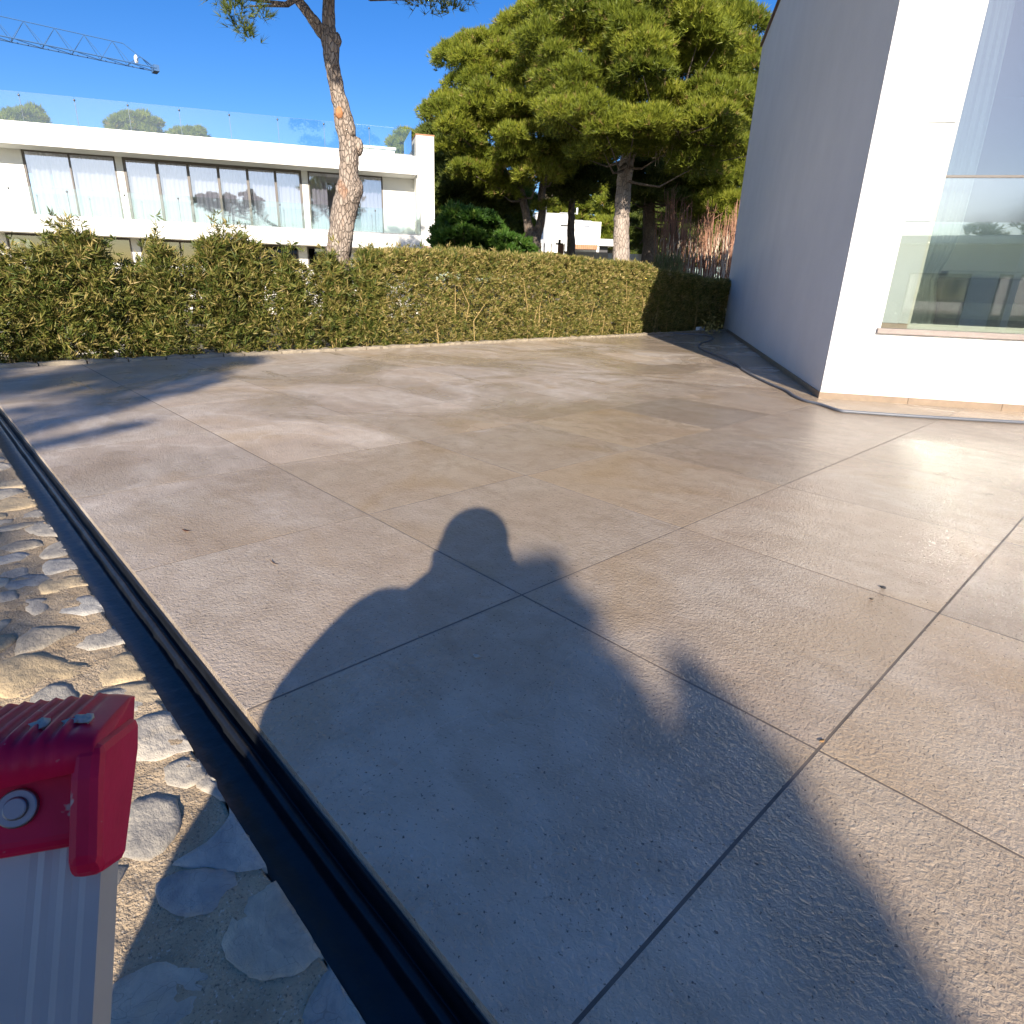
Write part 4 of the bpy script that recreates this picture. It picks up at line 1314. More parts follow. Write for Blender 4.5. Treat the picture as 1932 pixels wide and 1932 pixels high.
for k, (u0, v0, u1, v1, D, lab) in enumerate(((0, 205, 88, 246, 130, 'distant pine top above the roof at the far left'), (203, 212, 300, 262, 120, 'round distant pine top above the middle of the roof'), (305, 240, 388, 268, 140, 'low distant pine top right of the round one above the roof'), (735, 248, 790, 300, 95, 'distant tree seen through the right end of the roof glass'), (790, 238, 835, 300, 80, 'sprig-topped tree behind the end pier of the modern house'))):
    um = (u0 + u1) / 2
    bushy('rooftop_pine', lab, 'pine tree', [(u0, v1 + 30), (u0 + 5, v0 + 24), (um - 14, v0 + 12), (um + 8, v0 + 4), (u1 - 8, v0 + 20), (u1, v1 + 30)], D, 7.5, 4, 60 + k, M_PINE, 5, 6, .7, .13, [([(um, 480), (um, 400), (um, v1 + 12)], [7, 6, 4])], group='pine tops beyond the modern house')
bushy('green_bush', 'bright green broadleaf bush behind the hedge beside the modern house', 'bush',
      [(826, 430), (850, 408), (890, 402), (925, 412), (940, 440), (930, 490), (826, 490)], 22, 17, 1.6, 51, M_BUSH, 90, 5, .16, .07, [([(880, 500), (880, 470), (880, 440)], [6, 5, 4])])
bushy('sprawling_bush', 'loose green bush with pale flowers right of the bright green one', 'bush',
      [(935, 440), (960, 445), (990, 462), (1000, 480), (940, 490)], 21, 10, .8, 52, M_BUSH, 90, 5, .13, .05, [([(965, 500), (965, 480), (962, 465)], [4, 4, 3])])
bushy('small_cypress', 'small pointed cypress beside the forked pine trunk', 'cypress',
      [(976, 478), (975, 445), (984, 424), (992, 440), (994, 478)], 38, 8, .6, 53, M_CYP, 60, 5, .22, .05, [([(985, 490), (985, 470), (985, 450)], [4, 4, 3])])
# a belt of further trees closing the horizon
rs = random.Random(33)
for k in range(9):
    um = 1000 + k * 48 if k > 1 else (-60 + k * 900)
    um = [1120, 1180, 1235, 1290, 1340, 1395, 1450, 1040, 985][k]
    vt = [430, 400, 360, 380, 390, 380, 400, 440, 440][k]
    fl = ['far pine seen between the slim trunk and the pale trunk', 'far pine directly behind the pale trunk', 'far pine behind the mottled dark trunk', 'far pine behind the left end of the red twigs', 'far pine behind the middle of the red twigs', 'far pine behind the right end of the red twigs', 'far pine mostly hidden by the white house corner', 'far low pine behind the villa main block', 'far low pine behind the forked pine trunk'][k]
    bushy('backdrop_pine', fl, 'pine tree',
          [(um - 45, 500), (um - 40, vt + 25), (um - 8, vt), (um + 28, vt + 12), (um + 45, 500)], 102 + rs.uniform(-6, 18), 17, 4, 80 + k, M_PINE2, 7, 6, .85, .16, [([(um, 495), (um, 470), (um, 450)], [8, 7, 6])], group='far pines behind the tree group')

# red bare twigs beyond the hedge
def shrub(label, us, vbase, vtop, D, n, seed, mat, spread=1.0):
    root = thing('twig_shrub', label, 'shrub'); rs = random.Random(seed); mb = MB()
    for _ in range(n):
        u = rs.uniform(*us); d = D + rs.uniform(-1.6, 1.6) * spread
        b = at(u, vbase, d); b[2] = -.6
        t = at(u + rs.gauss(0, 6), vtop(u) + rs.expovariate(1 / 32.0), d + rs.uniform(-.3, .3))
        if t[2] < .8: t[2] = .8
        mid = (b + t) / 2 + np.array([rs.gauss(0, .09), rs.gauss(0, .09), 0])
        q3 = mid * .4 + t * .6 + np.array([rs.gauss(0, .06), rs.gauss(0, .06), 0])
        mb.tube([b, mid, q3, t], [.030, .025, .019, .008], 4, cap=False)
        for _k in range(rs.randint(1, 4)):
            f = rs.uniform(.3, .9); p = b + (t - b) * f if f > .5 else b + (mid - b) * f * 2
            p = mid + (t - mid) * rs.random()
            e = p + np.array([rs.gauss(0, .16), rs.gauss(0, .16), rs.uniform(.15, .5)])
            mb.tube([p, e], [.015, .006], 3, cap=False)
    mb.build('twigs', mat, root)
    c = at((us[0] + us[1]) / 2, vbase, D)
    return root, c
r1, c1 = shrub('tall reddish bare shrub shoots rising left in the thicket', (1240, 1300), 490, lambda u: 350 + abs(u - 1270) * 1.5, 37, 60, 1, M_TWIG)
settle(r1, (c1[0], c1[1], -.6))
r2_, c2_ = shrub('dense tangle of reddish bare twigs against the house wall', (1292, 1400), 490, lambda u: 392 + 20 * math.sin(u * .13), 36.5, 150, 2, M_TWIG)
settle(r2_, (c2_[0], c2_[1], -.6))
r3_, c3_ = shrub('pale dry stalks mixed low among the red twigs', (1236, 1400), 490, lambda u: 440 + 10 * math.sin(u * .2), 35.5, 90, 3, M_TWIGP)
settle(r3_, (c3_[0], c3_[1], -.6))
# reed clump
root = thing('reed_clump', 'pale green reed clump at the foot of the tall red shoots', 'reeds')
P, D = [], []
for k in range(420):
    p = at(RNG.uniform(1236, 1288), 480, 33.6 + RNG.uniform(-.5, .5)); p[2] = RNG.uniform(.7, 2.3); P.append(p)
    D.append([RNG.normal() * .35, RNG.normal() * .35, 1])
hl = blades(np.array(P), np.array(D), .75, .035)
tri_mesh('blade', hl[0], hl[1], M_REED, hl[2], root)
c = at(1262, 480, 33.6)
MB().ball((c[0], c[1], .1), (.5, .5, .7), 8, 6, .3).build('clump_base', M_SOIL, root)
settle(root, (c[0], c[1], -.6))

# ------------------------------------------------------------------ villa in the distance
DV = 74.0
c = at(1070, 440, DV)
vl = Pl(c, math.atan2(c[1], c[0]) - PI / 2 + R(8))
villa = thing('distant_villa', 'small white villa with a shuttered window behind the dark trunks', 'house')
def vb(name, u0, v0, u1, v1, o0, o1, mat, parent=villa, down=False):
    a0, z1 = vl.hit(u0, v0, o1); a1, z0 = vl.hit(u1, v1, o1)
    z1 = vl.hit((u0 + u1) / 2, v0, o1)[1]; z0 = vl.hit((u0 + u1) / 2, v1, o1)[1]
    a0, a1 = min(a0, a1), max(a0, a1)
    if down: z0 = -.6
    return MB().pbox(vl, a0, a1, o0, o1, z0, z1).build(name, mat, parent)
vb('main_block', 1011, 402, 1079, 468, -6, 0, M_FARWHITE, down=True)
vb('right_block', 1079, 415, 1096, 468, -6, -.4, M_FARWHITE, down=True)
vb('far_right_block', 1096, 418, 1131, 468, -7, -1.0, M_FARWHITE, down=True)
vb('left_block', 1000, 412, 1011, 468, -6, -.5, M_FARWHITE, down=True)
vb('terrace_block', 975, 432, 1000, 468, -5, -.8, M_FARWHITE, down=True)
vb('shed', 946, 450, 974, 472, -4, .5, M_FARWHITE, down=True)
w = vb('window', 1059, 425.5, 1073, 446, -.01, .06, M_PANEL)
for k in range(6):
    vb('shutter_slat', 1060.5, 427 + k * 3.1, 1072, 429.2 + k * 3.1, .06, .12, M_SHUT, w)
vb('lintel', 1058, 424, 1074, 425.4, .0, .25, M_BROWNMETAL)
vb('terrace_parapet', 1079, 450, 1160, 463, -.5, 3.5, M_FARWHITE)
vb('terrace_post', 1126, 463, 1130, 475, 2.8, 3.3, M_FARWHITE, down=True)
vb('dark_window', 1130, 462, 1146, 475, 2.2, 2.6, M_DARK, down=True)
aw = vb('awning', 1080, 462, 1127, 470, 2.8, 3.9, M_AWN)
for k in range(12):
    vb('awning_rib', 1081 + k * 3.9, 461, 1082.6 + k * 3.9, 470, 3.9, 3.96, M_TERRA, aw)
for u in (1029, 1088): vb('flue', u, 392, u + 2, 404, -2, -1.8, M_PANEL)
for u in (1018, 1070, 1100): vb('roof_edge', u - 14, 401.2 if u < 1080 else 416, u + 16, 403 if u < 1080 else 417.4, -.01, .12, M_SHUT)
settle(villa, tuple(vl.loc(0, 0, -.6)))
# boundary wall in front of the villa
wl_ = Pl(at(1100, 485, 44), math.atan2(*at(1100, 485, 44)[1::-1]) - PI / 2)
bw = thing('boundary_wall', 'pale rendered boundary wall in front of the villa', 'wall')
def wb(name, u0, v0, u1, v1, o0, o1, mat, parent):
    a0 = wl_.hit(u0, (v0 + v1) / 2, o1)[0]; a1 = wl_.hit(u1, (v0 + v1) / 2, o1)[0]
    z1 = wl_.hit((u0 + u1) / 2, v0, o1)[1]; z0 = wl_.hit((u0 + u1) / 2, v1, o1)[1]
    return MB().pbox(wl_, min(a0, a1), max(a0, a1), o0, o1, z0, z1).build(name, mat, parent)
wb('panel', 1062, 475, 1144, 560, -.15, 0, simple('cream_render', (.66, .57, .46), .9, var=.06), bw)
wb('panel', 1144.2, 479, 1240, 560, -.15, 0, M_FARWHITE, bw)
wb('panel', 1010, 476, 1049.5, 560, -.15, 0, simple('grey_render', (.36, .35, .34), .9, var=.1), bw)
lamp = wb('gate_pier', 1050, 461, 1061, 560, -.25, .2, M_TERRA, bw)
wb('pier_cap', 1048, 458.5, 1063, 461, -.3, .28, M_BROWNMETAL, bw)
wb('lantern', 1053.5, 452, 1058, 458.4, -.1, .1, M_BROWNMETAL, bw)
for u in (1014, 1026, 1039, 1052 + 12):
    wb('spike', u, 459, u + 1.6, 477, -.05, .02, M_BROWNMETAL, bw)
settle(bw, tuple(wl_.loc(0, 0, -.6)))
# folded parasol
pr_ = thing('folded_parasol', 'folded tan parasol on a pole above the villa roof line', 'parasol')
b = at(1029, 402, 66); 
MB().tube([(b[0], b[1], -.6), (b[0], b[1], at(1029, 345, 66)[2])], .12, 8).build('pole', M_SHUT, pr_)
zz = [at(1029, v, 66)[2] for v in (376, 370, 355, 345, 336)]
MB().tube([(b[0], b[1], z) for z in zz], [.12, .62, .52, .2, .04], 10, .15).build('canopy', M_CANVAS, pr_)
settle(pr_, (b[0], b[1], -.6))

# ------------------------------------------------------------------ ladder beside the photographer
def mat_red():
    t = NT('red_plastic'); p = t.pos()
    f = t.noise(p, 30, 4, .6)
    c = t.mix(t.ramp(f, [(.3, 0.0), (.75, 1.0)]), (.50, .003, .040), (.62, .006, .060))
    n1 = t.noise(p, 55, 3, .6, .4)
    c = t.mix(t.ramp(n1, [(.66, 0.0), (.70, .8)]), c, (.42, .38, .33))
    t.set('Base Color', c).set('Roughness', .42).set('Specular IOR Level', .25)
    t.set('Normal', t.bump(t.noise(p, 260, 2), .25, .0006)); return t.m
M_RED = mat_red()
lad = thing('step_ladder', 'aluminium ladder top with ribbed red plastic end caps at lower left', 'ladder')
LW = np.array([math.cos(R(62)), math.sin(R(62)), 0.0])        # across
LA = norm([.563, -.299, -.770])                               # down the rail
LA = norm(LA - LW * (LA @ LW))
LN = np.cross(LA, LW); LN = LN if LN @ (-ray(126, 1450)) > 0 else -LN
T0 = at(126, 1450, .325)
def lhit(x, y, out=0.0):
    """crop coordinates -> (across, down) on the rail's face"""
    u = x * .4658 * .7841; v = (1600 + y * .4658) * .7841
    r = ray(u, v); q = T0 + LN * out
    k = (LN @ (q - np.array([0, 0, CAM_H]))) / (LN @ r)
    w = np.array([0, 0, CAM_H]) + r * k - q
    return w @ LW, w @ LA
def L3D(a, d, o): return T0 + LW * a + LA * d + LN * o
def lprism(poly, o0, o1, name, mat, parent, bevel=0.0):
    return MB().prism([L3D(a, d, o0) for a, d in poly], LN * (o1 - o0)).build(name, mat, parent, bevel=bevel)
aR, dTop = lhit(712, 440); _, dBot = lhit(600, 900)
aRail, _ = lhit(600, 930)
W_ = .105
aL = aR - W_
# rail: C profile with grooves
def rail(a0, a1, parent):
    prof = [(a0, 0), (a0, -.022)]
    n = 26
    for i in range(n + 1):
        a = a0 + (a1 - a0) * i / n
        o = 0.0
        q = (a1 - a)
        for gc in (.020, .028, .0105): 
            if abs(q - gc) < .0018: o = -.0007
        prof.append((a, o))
    prof = prof[2:]
    front_ = [(a, o) for a, o in prof]
    pts = front_ + [(a1, -.024), (a1 - .004, -.024), (a1 - .004, -.004), (a0 + .004, -.004), (a0 + .004, -.024), (a0, -.024)]
    return MB().prism([L3D(a, dBot - .02, o - .006) for a, o in pts], LA * 1.62).build('rail', M_ALU, parent)
def redcap(a0, a1, parent):
    # body
    dT = dTop - .004
    prof = [(dT, .003), (dBot - .004, .003), (dBot, .000), (dBot, -.030), (dT, -.030)]
    cap = MB().prism([L3D(a0, d, o) for d, o in prof], LW * (a1 - a0 - .010)).build('end_cap', M_RED, parent, bevel=.003)
    # right flange that hangs lower
    fl = [(dT - .0005, .0165), (dT + .014, .0170), (dBot + .008, .0130), (dBot + .014, .006), (dBot + .012, -.026), (dT + .002, -.040), (dT - .016, -.038)]
    MB().prism([L3D(a1 - .0195, d, o) for d, o in fl], LW * .014).build('flange', M_RED, cap, bevel=.0045)
    # arched top that leans away, with ribs
    top = MB(); vs = []; N, Mx = 60, 10
    depth = .056
    for j in range(Mx + 1):
        tj = j / Mx
        for i in range(N + 1):
            a = a0 + (a1 - .0095 - a0) * i / N
            q = i / N
            rib = .0034 * (math.sin(q * 12.5 * 2 * PI) * .5 + .5) if q < .88 else .0012
            edge = .003 * max(0, (q - .82) / .18) ** 2
            o = .016 - depth * tj
            d = dT - .004 - .026 * tj ** .85 - (rib if .08 < tj < .95 else 0) + edge * (1 if tj < 1 else 1)
            vs.append(L3D(a, d, o))
    fs = [(j * (N + 1) + i, j * (N + 1) + i + 1, (j + 1) * (N + 1) + i + 1, (j + 1) * (N + 1) + i) for j in range(Mx) for i in range(N)]
    # underside and skirts closing the tread
    o0 = len(vs)
    for j in (0, Mx):
        for i in range(N + 1):
            a = a0 + (a1 - .0095 - a0) * i / N
            vs.append(L3D(a, dT + (.017 - .007 * i / N if j == 0 else .010), .016 - depth * j / Mx))
    r0, rM = 0, Mx * (N + 1)
    for i in range(N):
        fs.append((r0 + i, r0 + i + 1, o0 + i + 1, o0 + i)); fs.append((rM + i, rM + i + 1, o0 + N + 1 + i + 1, o0 + N + 1 + i))
        fs.append((o0 + i, o0 + i + 1, o0 + N + 2 + i, o0 + N + 1 + i))
    for i in (0, N):
        fs.append(tuple([j * (N + 1) + i for j in range(Mx + 1)] + [o0 + N + 1 + i, o0 + i]))
    top.add(vs, fs).build('tread', M_RED, cap, True)
    # rivet
    ra, rd = lhit(115, 735)
    for r0_, o_, nm in ((.0088, .0112, 'washer'), (.0052, .0130, 'rivet')):
        pts = [L3D(ra + r0_ * math.cos(t), rd + r0_ * math.sin(t), .0028) for t in np.linspace(0, 2 * PI, 24, endpoint=False)]
        MB().prism(pts, LN * (o_ - .0078)).build(nm, M_STEEL, cap, bevel=.0008)
    # dried paint splash on the ribs
    q = L3D(lhit(285, 345)[0], dT - .0145, -.004)
    rs = random.Random(2)
    for k in range(9):
        pp = q + LW * rs.uniform(-.011, .014) + LN * rs.uniform(-.006, .006)
        MB().ball(pp, (rs.uniform(.002, .0045), rs.uniform(.002, .0045), rs.uniform(.0008, .0018)), 9, 6, 1.1).build('paint_blob', simple('dried_paint_%d' % k, (.46, .43, .36), .9), cap, True)
redcap(aL, aR - .005, lad)
rail(aL + .010, aRail - .008, lad)
# second rail out of the picture and rungs between
SP = .33
for o in [o for o in lad.children]:
    c = o.copy(); COL.objects.link(c); c.location = Vector(-LW * SP + LA * .30); c.parent = lad
    for g_ in o.children:
        d_ = g_.copy(); COL.objects.link(d_); d_.parent = c
for k in range(1, 5):
    a = dBot + .26 * k
    mb = MB().prism([L3D(aL - SP + .10, a, -.012), L3D(aL - SP + .10, a + .03, -.012), L3D(aL - SP + .10, a + .03, -.024), L3D(aL - SP + .10, a, -.024)], LW * (SP - .09))
    mb.build('rung', M_ALU, lad)
settle(lad, tuple(L3D(aL, dBot + 1.6, 0)))

# ------------------------------------------------------------------ the photographer, just out of the picture, whose shadow lies on the slabs
M_SKIN = simple('skin', (.50, .32, .23), .6); M_JACKET = simple('padded_jacket', (.06, .075, .10), .8, var=.1)
M_TROU = simple('work_trousers', (.08, .085, .10), .9); M_HAIR = simple('hair', (.04, .028, .02), .8); M_SHOE = simple('shoe', (.05, .045, .04), .7)
person = thing('person', 'person in a dark jacket holding a phone beside the ladder', 'person')
BD = .60
def bp(lat, h, dist):            # body point from its place in the shadow outline
    p = sunpos(lat, h, dist); return tuple(p)
def skinmesh(name, verts, edges, radii, mat, root_i=0, sub=1, parent=None):
    me = bpy.data.meshes.new(name); me.from_pydata([tuple(v) for v in verts], edges, [])
    o = bpy.data.objects.new(name, me); COL.objects.link(o)
    sk = o.modifiers.new('skin', 'SKIN'); sk.use_smooth_shade = True
    for i, r in enumerate(radii):
        me.skin_vertices[0].data[i].radius = (r, r) if not hasattr(r, '__len__') else r
        me.skin_vertices[0].data[i].use_root = (i == root_i)
    ss = o.modifiers.new('sub', 'SUBSURF'); ss.levels = sub; ss.render_levels = sub
    dg = bpy.context.evaluated_depsgraph_get(); dg.update()
    ev = bpy.data.meshes.new_from_object(o.evaluated_get(dg))
    bpy.data.objects.remove(o)
    ob = bpy.data.objects.new(name, ev); ev.materials.clear(); ev.materials.append(mat)
    COL.objects.link(ob); ob.parent = parent
    ev.polygons.foreach_set('use_smooth', [True] * len(ev.polygons))
    return ob
hx = -.10
cz = -BD * TAN     # turns a true height into an outline height at the body's distance
GZ = -.22
V_ = {
 'pelvis': bp(hx - .05, .62 + cz, BD), 'waist': bp(hx - .05, .84 + cz, BD), 'chest': bp(hx - .08, .94 + cz, BD), 'neckb': bp(hx, 1.20 + cz, BD - .02), 'neck': bp(hx, 1.28 + cz, BD - .03),
 'shL': bp(-.48, 1.09 + cz, BD - .03), 'shR': bp(.16, 1.0 + cz, BD - .03),
 'elL': bp(-.60, .70 - .35 * TAN, .42), 'elR': bp(.30, .80 - .35 * TAN, .42),
 'hipL': bp(hx - .17, .56 + cz, BD), 'hipR': bp(hx + .07, .56 + cz, BD),
 'knL': bp(hx - .20, .20 + cz, BD - .06), 'knR': bp(hx + .12, .20 + cz, BD - .06),
 'anL': bp(hx - .20, GZ + .09 + cz, BD + .03), 'anR': bp(hx + .14, GZ + .09 + cz, BD + .03),
 'wrL': tuple(np.array([0, 0, CAM_H]) - fw * .05 - rt * .13 + np.array([0, 0, -.10])), 'wrR': tuple(np.array([0, 0, CAM_H]) - fw * .05 + rt * .07 + np.array([0, 0, -.14])),
}
def chain(names, edges, rad): 
    idx = {n: i for i, n in enumerate(names)}
    return [V_[n] for n in names], [(idx[a], idx[b]) for a, b in edges], [rad[n] for n in names]
nm = ['pelvis', 'waist', 'chest', 'neckb', 'neck', 'shL', 'shR', 'elL', 'elR', 'wrL', 'wrR', 'hipL', 'hipR', 'knL', 'knR', 'anL', 'anR']
ed = [('pelvis', 'waist'), ('waist', 'chest'), ('chest', 'neckb'), ('neckb', 'neck'), ('chest', 'shL'), ('chest', 'shR'), ('shL', 'elL'), ('shR', 'elR'), ('elL', 'wrL'), ('elR', 'wrR'), ('pelvis', 'hipL'), ('pelvis', 'hipR'), ('hipL', 'knL'), ('hipR', 'knR'), ('knL', 'anL'), ('knR', 'anR')]
rd = dict(pelvis=(.13, .10), waist=(.12, .09), chest=(.14, .10), neckb=.06, neck=.05, shL=.055, shR=.055, elL=.04, elR=.04, wrL=.027, wrR=.027, hipL=.075, hipR=.075, knL=.055, knR=.055, anL=.04, anR=.04)
v_, e_, r_ = chain(nm, ed, rd)
skinmesh('body', v_, e_, r_, M_SKIN, 0, 1, person)
nm2 = ['waist', 'pelvis', 'chest', 'neckb', 'shL', 'shR', 'elL', 'elR', 'cuL', 'cuR']
V_['cuL'] = tuple(np.array(V_['wrL']) * .88 + np.array(V_['elL']) * .12); V_['cuR'] = tuple(np.array(V_['wrR']) * .88 + np.array(V_['elR']) * .12)
ed2 = [('waist', 'pelvis'), ('waist', 'chest'), ('chest', 'neckb'), ('chest', 'shL'), ('chest', 'shR'), ('shL', 'elL'), ('shR', 'elR'), ('elL', 'cuL'), ('elR', 'cuR')]
rd2 = dict(waist=(.24, .17), pelvis=(.26, .18), chest=(.24, .16), neckb=.10, shL=.12, shR=.12, elL=.115, elR=.09, cuL=.048, cuR=.048)
v_, e_, r_ = chain(nm2, ed2, rd2)
skinmesh('jacket', v_, e_, r_, M_JACKET, 0, 2, person)
nm3 = ['pelvis', 'hipL', 'hipR', 'knL', 'knR', 'anL', 'anR']
rd3 = dict(pelvis=(.15, .12), hipL=.10, hipR=.10, knL=.075, knR=.075, anL=.065, anR=.065)
v_, e_, r_ = chain(nm3, [('pelvis', 'hipL'), ('pelvis', 'hipR'), ('hipL', 'knL'), ('hipR', 'knR'), ('knL', 'anL'), ('knR', 'anR')], rd3)
skinmesh('trousers', v_, e_, r_, M_TROU, 0, 2, person)
hc = np.array(bp(hx + .02, 1.435 + cz, BD - .05)); look = np.array([SD[0], SD[1], 0])
sideh = np.cross(look, [0, 0, 1])
hm = MB().ball((0, 0, 0), (.098, .080, .118), 20, 14)
hv = []
for v in hm.v:
    x, y, z = v
    if z < -.03 and x < .02: x *= .75
    y *= 1 - .25 * max(0, -z / .118)
    hv.append(tuple(hc + look * x + sideh * y + np.array([0, 0, z])))
hm.v = hv
head = hm.build('head', M_SKIN, person, True)
def hp_(x, y, z): return hc + look * x + sideh * y + np.array([0, 0, z])
MB().tube([hp_(.088, 0, .02), hp_(.108, 0, -.012), hp_(.090, 0, -.028)], [.006, .013, .008], 8).build('nose', M_SKIN, head, True)
for s_ in (-1, 1):
    MB().ball(hp_(.082, .030 * s_, .012), .011, 8, 6).build('eye', M_PANEL, head, True)
    MB().ball(hp_(-.005, .080 * s_, .0), (.012, .012, .028), 8, 6).build('ear', M_SKIN, head, True)
MB().tube([hp_(.088, -.022, -.055), hp_(.094, 0, -.056), hp_(.088, .022, -.055)], [.003, .005, .003], 6).build('mouth', simple('lips', (.42, .18, .14), .5), head, True)
hh = MB().ball((0, 0, 0), (.108, .090, .112), 18, 12)
hh.v = [tuple(hc + look * (x - .012) + sideh * y + np.array([0, 0, z + .022])) for x, y, z in hh.v]
hh.f = [f for f in hh.f if not any(((np.array(hh.v[i]) - hc) @ look > .055 and hh.v[i][2] < hc[2] + .055) or hh.v[i][2] < hc[2] - .055 for i in f)]
hh.build('hair', M_HAIR, person, True)
hd_ = MB().ball((0, 0, 0), (.155, .150, .165), 20, 14)
hd_.v = [tuple(hc + look * (x - .045) + sideh * (y * 1.12 - .02) + np.array([0, 0, z - .01])) for x, y, z in hd_.v]
hd_.f = [f for f in hd_.f if not any((np.array(hd_.v[i]) - hc) @ look > .06 for i in f)]
hd_.build('hood', M_JACKET, person, True)
hcc = MB().tube([(0, 0, .05), (0, 0, -.08), (0, 0, -.20), (0, 0, -.34)], [.15, .17, .185, .21], 18, .04)
hcc.v = [tuple(hc + look * (x * .8 - .06) + sideh * (y - .03) + np.array([0, 0, z])) for x, y, z in hcc.v]
hcc.build('hood_collar', M_JACKET, person, True)
for s_, n_ in ((1, 'anL'), (-1, 'anR')):
    a = np.array(V_[n_])
    MB().ball(a + look * .06 + np.array([0, 0, -.05]), (.12, .09, .045), 12, 8).build('shoe', M_SHOE, person, True)
    MB().ball(a + look * .13 + np.array([0, 0, -.055]), (.09, .07, .038), 12, 8).build('shoe', M_SHOE, person, True)
bag = thing('shadow_fill_bag', 'unseen black bag added at the left hip to fill the shadow', 'bag')  # added bag that blocks the light leaking between elbow and body
bc = np.array(bp(-.47, .66 + cz, BD - .08))
bb = MB().ball((0, 0, 0), (.13, .23, .26), 16, 10, .12)
bb.v = [tuple(bc + look * x + sideh * y + np.array([0, 0, z])) for x, y, z in bb.v]
bb.build('pouch', M_BROWNMETAL, bag, True)
MB().tube([bc + [0, 0, .2], np.array(V_['shL']) + [0, 0, .02]], .02, 6).build('strap', M_BROWNMETAL, bag, True)
settle(bag, tuple(bc - [0, 0, .26]))
# hands: palm and five separate fingers each, closed on the phone's edges; all behind the lens
up_ = CAMR[1] * -1
camo = np.array([0, 0, CAM_H])
def hand(side, wr):
    """side -1 left, 1 right of the phone"""
    px = side * .040 - .03
    palm = camo - fw * .045 + rt * (px + side * .030) + up_ * -.085
    wrist = np.array(wr)
    vs = [wrist, (wrist + palm) / 2, palm, palm + up_ * .028]; es = [(0, 1), (1, 2), (2, 3)]; rs_ = [.026, (.030, .020), (.036, .016), (.034, .014)]
    for k, (uo, ln) in enumerate(((.040, .95), (.020, 1.05), (.000, 1.0), (-.020, .8))):
        b = palm + up_ * (uo) + rt * (side * -.004) - fw * .006
        k1 = b + rt * side * -.018 * ln - fw * .020
        k2 = k1 + rt * side * -.030 * ln + fw * .004
        k3 = k2 + rt * side * -.018 * ln + fw * .012
        o = len(vs); vs += [b, k1, k2, k3]; es += [(2, o), (o, o + 1), (o + 1, o + 2), (o + 2, o + 3)]; rs_ += [.010, .0095, .0085, .0075]
    b = palm + up_ * -.018 + rt * side * -.012 + fw * -.004
    k1 = b + rt * side * -.022 + up_ * .030 + fw * .014
    k2 = k1 + rt * side * -.014 + up_ * .024 + fw * .002
    o = len(vs); vs += [b, k1, k2]; es += [(2, o), (o, o + 1), (o + 1, o + 2)]; rs_ += [.013, .011, .009]
    skinmesh('hand', vs, es, rs_, M_SKIN, 0, 1, person)
hand(-1, V_['wrL']); hand(1, V_['wrR'])
settle(person, (V_['anL'][0], V_['anL'][1], GZ))
ph = camo - fw * .028 - rt * .028 - up_ * .062
vs = [ph + rt * a + up_ * b for a, b in ((-.037, -.080), (.037, -.080), (.037, .080), (-.037, .080))]
phone = MB().prism(vs, -fw * .008).build('phone', simple('phone_body', (.02, .02, .022), .3), None, bevel=.003)
tag(phone, 'dark mobile phone held upright by the photographer', 'phone')

# low white pool house across the garden, mirrored in the big window
pp = np.array([21.5, -10.5]); pz = Pl(pp, R(-38.0 + 90))
ph_ = thing('pool_house', 'long low white pool house across the garden behind the photographer', 'house')
MB().pbox(pz, -9, 11, -6, 0, -.6, 3.6).build('wall', M_FARWHITE, ph_)
MB().pbox(pz, -9.6, 11.6, -6.5, .9, 3.602, 3.95).build('roof_slab', M_FARWHITE, ph_)
for k in range(5):
    a = -7.6 + k * 3.7
    w = MB().pbox(pz, a, a + 2.6, .002, .05, -.2, 2.3).build('window', M_DARKFRAME, ph_)
    MB().pbox(pz, a + .08, a + 2.52, .052, .06, -.1, 2.2).build('pane', M_HGLASS, w)
for k in range(4): MB().pbox(pz, -9.2 + k * 6.6, -8.95 + k * 6.6, .55, .8, -.6, 3.60).build('column', M_FARWHITE, ph_)
settle(ph_, tuple(pz.loc(0, 0, -.6)))
for k, (a, o, h_, lab) in enumerate(((-13, -9, 6.2, 'tall pine at the left end of the pool house'), (-4, -11, 5.3, 'round pine behind the middle of the pool house'), (6, -10, 6.6, 'broad pine behind the right half of the pool house'), (14, -8, 5.6, 'pine at the right end of the pool house'))):
    q = pz.loc(a, o, 0); rs2 = random.Random(k); t = thing('garden_tree', lab, 'pine tree')
    lb = [(q[0] + rs2.uniform(-2.4, 2.4), q[1] + rs2.uniform(-2.4, 2.4), h_ - 1.6 + rs2.uniform(-1.4, 1.0), rs2.uniform(.7, 1.2)) for _ in range(16)]
    MB().tube([(q[0], q[1], -.6), (q[0] + .2, q[1], 2), (q[0], q[1], h_ - 1.2)], [.26, .2, .12], 8, .1).build('trunk', M_BARKD, t, True)
    pine_crown(lb, M_PINE2, t, 12, 6, .4, .07)
    settle(t, (q[0], q[1], -.6))

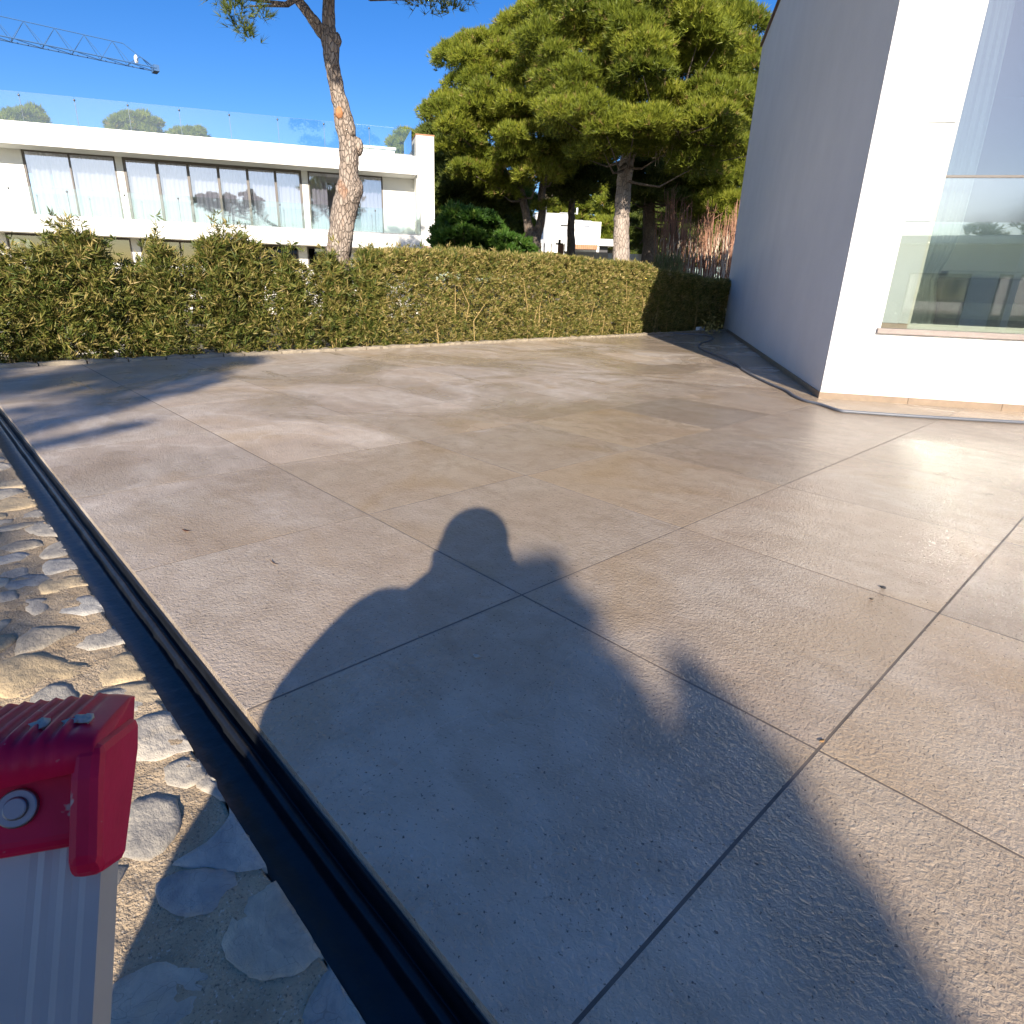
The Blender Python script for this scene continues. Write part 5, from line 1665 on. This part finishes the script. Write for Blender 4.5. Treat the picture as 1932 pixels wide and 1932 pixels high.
# ------------------------------------------------------------------ trees on the sun side that throw soft shade on the deck
def shade_tree(name, label, cat, lobes, mat, trunk_pts, r0, per=40, nn=6, L=.2, W=.03):
    t = thing(name, label, cat)
    MB().tube(smooth_path(trunk_pts, 5), list(np.linspace(r0, r0 * .3, 5 * (len(trunk_pts) - 1) + 1)), 8, .1).build('trunk', M_BARKD, t, True)
    pine_crown(lobes, mat, t, per, nn, L, W)
    branches([np.array(p) for p in smooth_path(trunk_pts, 5)[3:]], lobes, t, M_BARKD, .4, .03, 3)
    settle(t, tuple(trunk_pts[0])); return t
for nm_, axis, top_h, poly, lab in (
    ('cypress', .20, 1.08, [(-.10, .9), (.12, 1.04), (.2, 1.13), (.32, .97), (.38, .78), (.45, .63), (.50, .55), (.52, -.7), (-.12, -.7)], 'tall bushy cypress standing in the garden sunward of the deck'),
    ('cypress', .66, .72, [(.40, .42), (.50, .52), (.60, .60), (.67, .76), (.72, .63), (.77, .47), (.80, .30), (.78, -.7), (.40, -.7)], 'shorter cypress beside the tall bushy one on the sun side')):
    D_c = 9.5; rs = random.Random(int(axis * 100)); lobes = []
    while len(lobes) < 430:
        a_, h_ = rs.uniform(-.2, .85), rs.uniform(-.7, 1.2)
        if not inpoly(a_, h_, poly): continue
        r = .055 if h_ > .3 else .075
        lobes.append((*sunpos(a_, h_ - .03, D_c + rs.uniform(-.25, .25)), r))
    b = sunpos(axis, 0, D_c); tp = sunpos(axis, top_h - .1, D_c)
    shade_tree(nm_, lab, 'cypress', lobes, M_CYP, [(b[0], b[1], -.22), (b[0], b[1], 1.5), tuple(tp)], .06, 560, 5, .06, .024)
rs = random.Random(17); lobes = []
DS = 12.0
for _ in range(110):
    lat = rs.uniform(-9.5, -3.75)
    up_lim = np.interp(lat, [-9.5, -6.3, -5.3, -4.4, -3.6], [3.1, 3.5, 3.82, 4.08, 3.9])
    lo_lim = np.interp(lat, [-9.5, -6, -4.6, -4.2, -3.7], [2.0, 1.9, 1.95, 2.2, 2.9])
    if lo_lim > up_lim - .2: continue
    lobes.append((*sunpos(lat, rs.uniform(lo_lim + .2, up_lim - .2), DS + rs.uniform(-1.5, 1.5)), .33))
for (l0, h0, l1, h1, r, n) in ((-4.3, 2.0, -3.42, 3.0, .10, 12), (-3.95, 1.9, -3.50, 2.6, .07, 8), (-3.72, 1.75, -3.30, 2.9, .07, 14), (-3.30, 1.62, -3.02, 1.95, .06, 6), (-2.9, 1.08, -2.3, 1.02, .05, 6), (-2.4, .84, -1.95, .86, .05, 5), (-2.05, .62, -1.62, .70, .045, 5), (-3.4, 1.40, -2.95, 1.32, .05, 5)):
    for k in range(n):
        t = k / (n - 1)
        lobes.append((*sunpos(l0 + (l1 - l0) * t + rs.uniform(-.03, .03), h0 + (h1 - h0) * t + rs.uniform(-.03, .03), DS), r * rs.uniform(.8, 1.3)))
b = sunpos(-6.4, 0, DS)
sl = []  # unseen shrub, added to close lit holes low in the photographer's shadow
for _ in range(110):
    la = rs.uniform(-.42, .55)
    sl.append((*sunpos(la, rs.uniform(-.9, .26 if la < -.1 else .42), 6.0), rs.uniform(.10, .15)))
c = sunpos(-.1, 0, 6.0)
shade_tree('shadow_fill_shrub', 'unseen rounded shrub added behind the photographer to fill the shadow', 'shrub', sl, M_BUSH, [(c[0], c[1], -.22), (c[0], c[1], .6), (c[0], c[1], 1.2)], .04, 160, 5, .08, .04)
shade_tree('garden_pine', 'wide pine in the garden on the sun side of the deck', 'pine tree', lobes, M_PINE2, [(b[0], b[1], -.6), (b[0] + .3, b[1], 3), (b[0], b[1], 5.5), tuple(sunpos(-6.2, 3.0, DS))], .22, 60, 6, .2, .03)
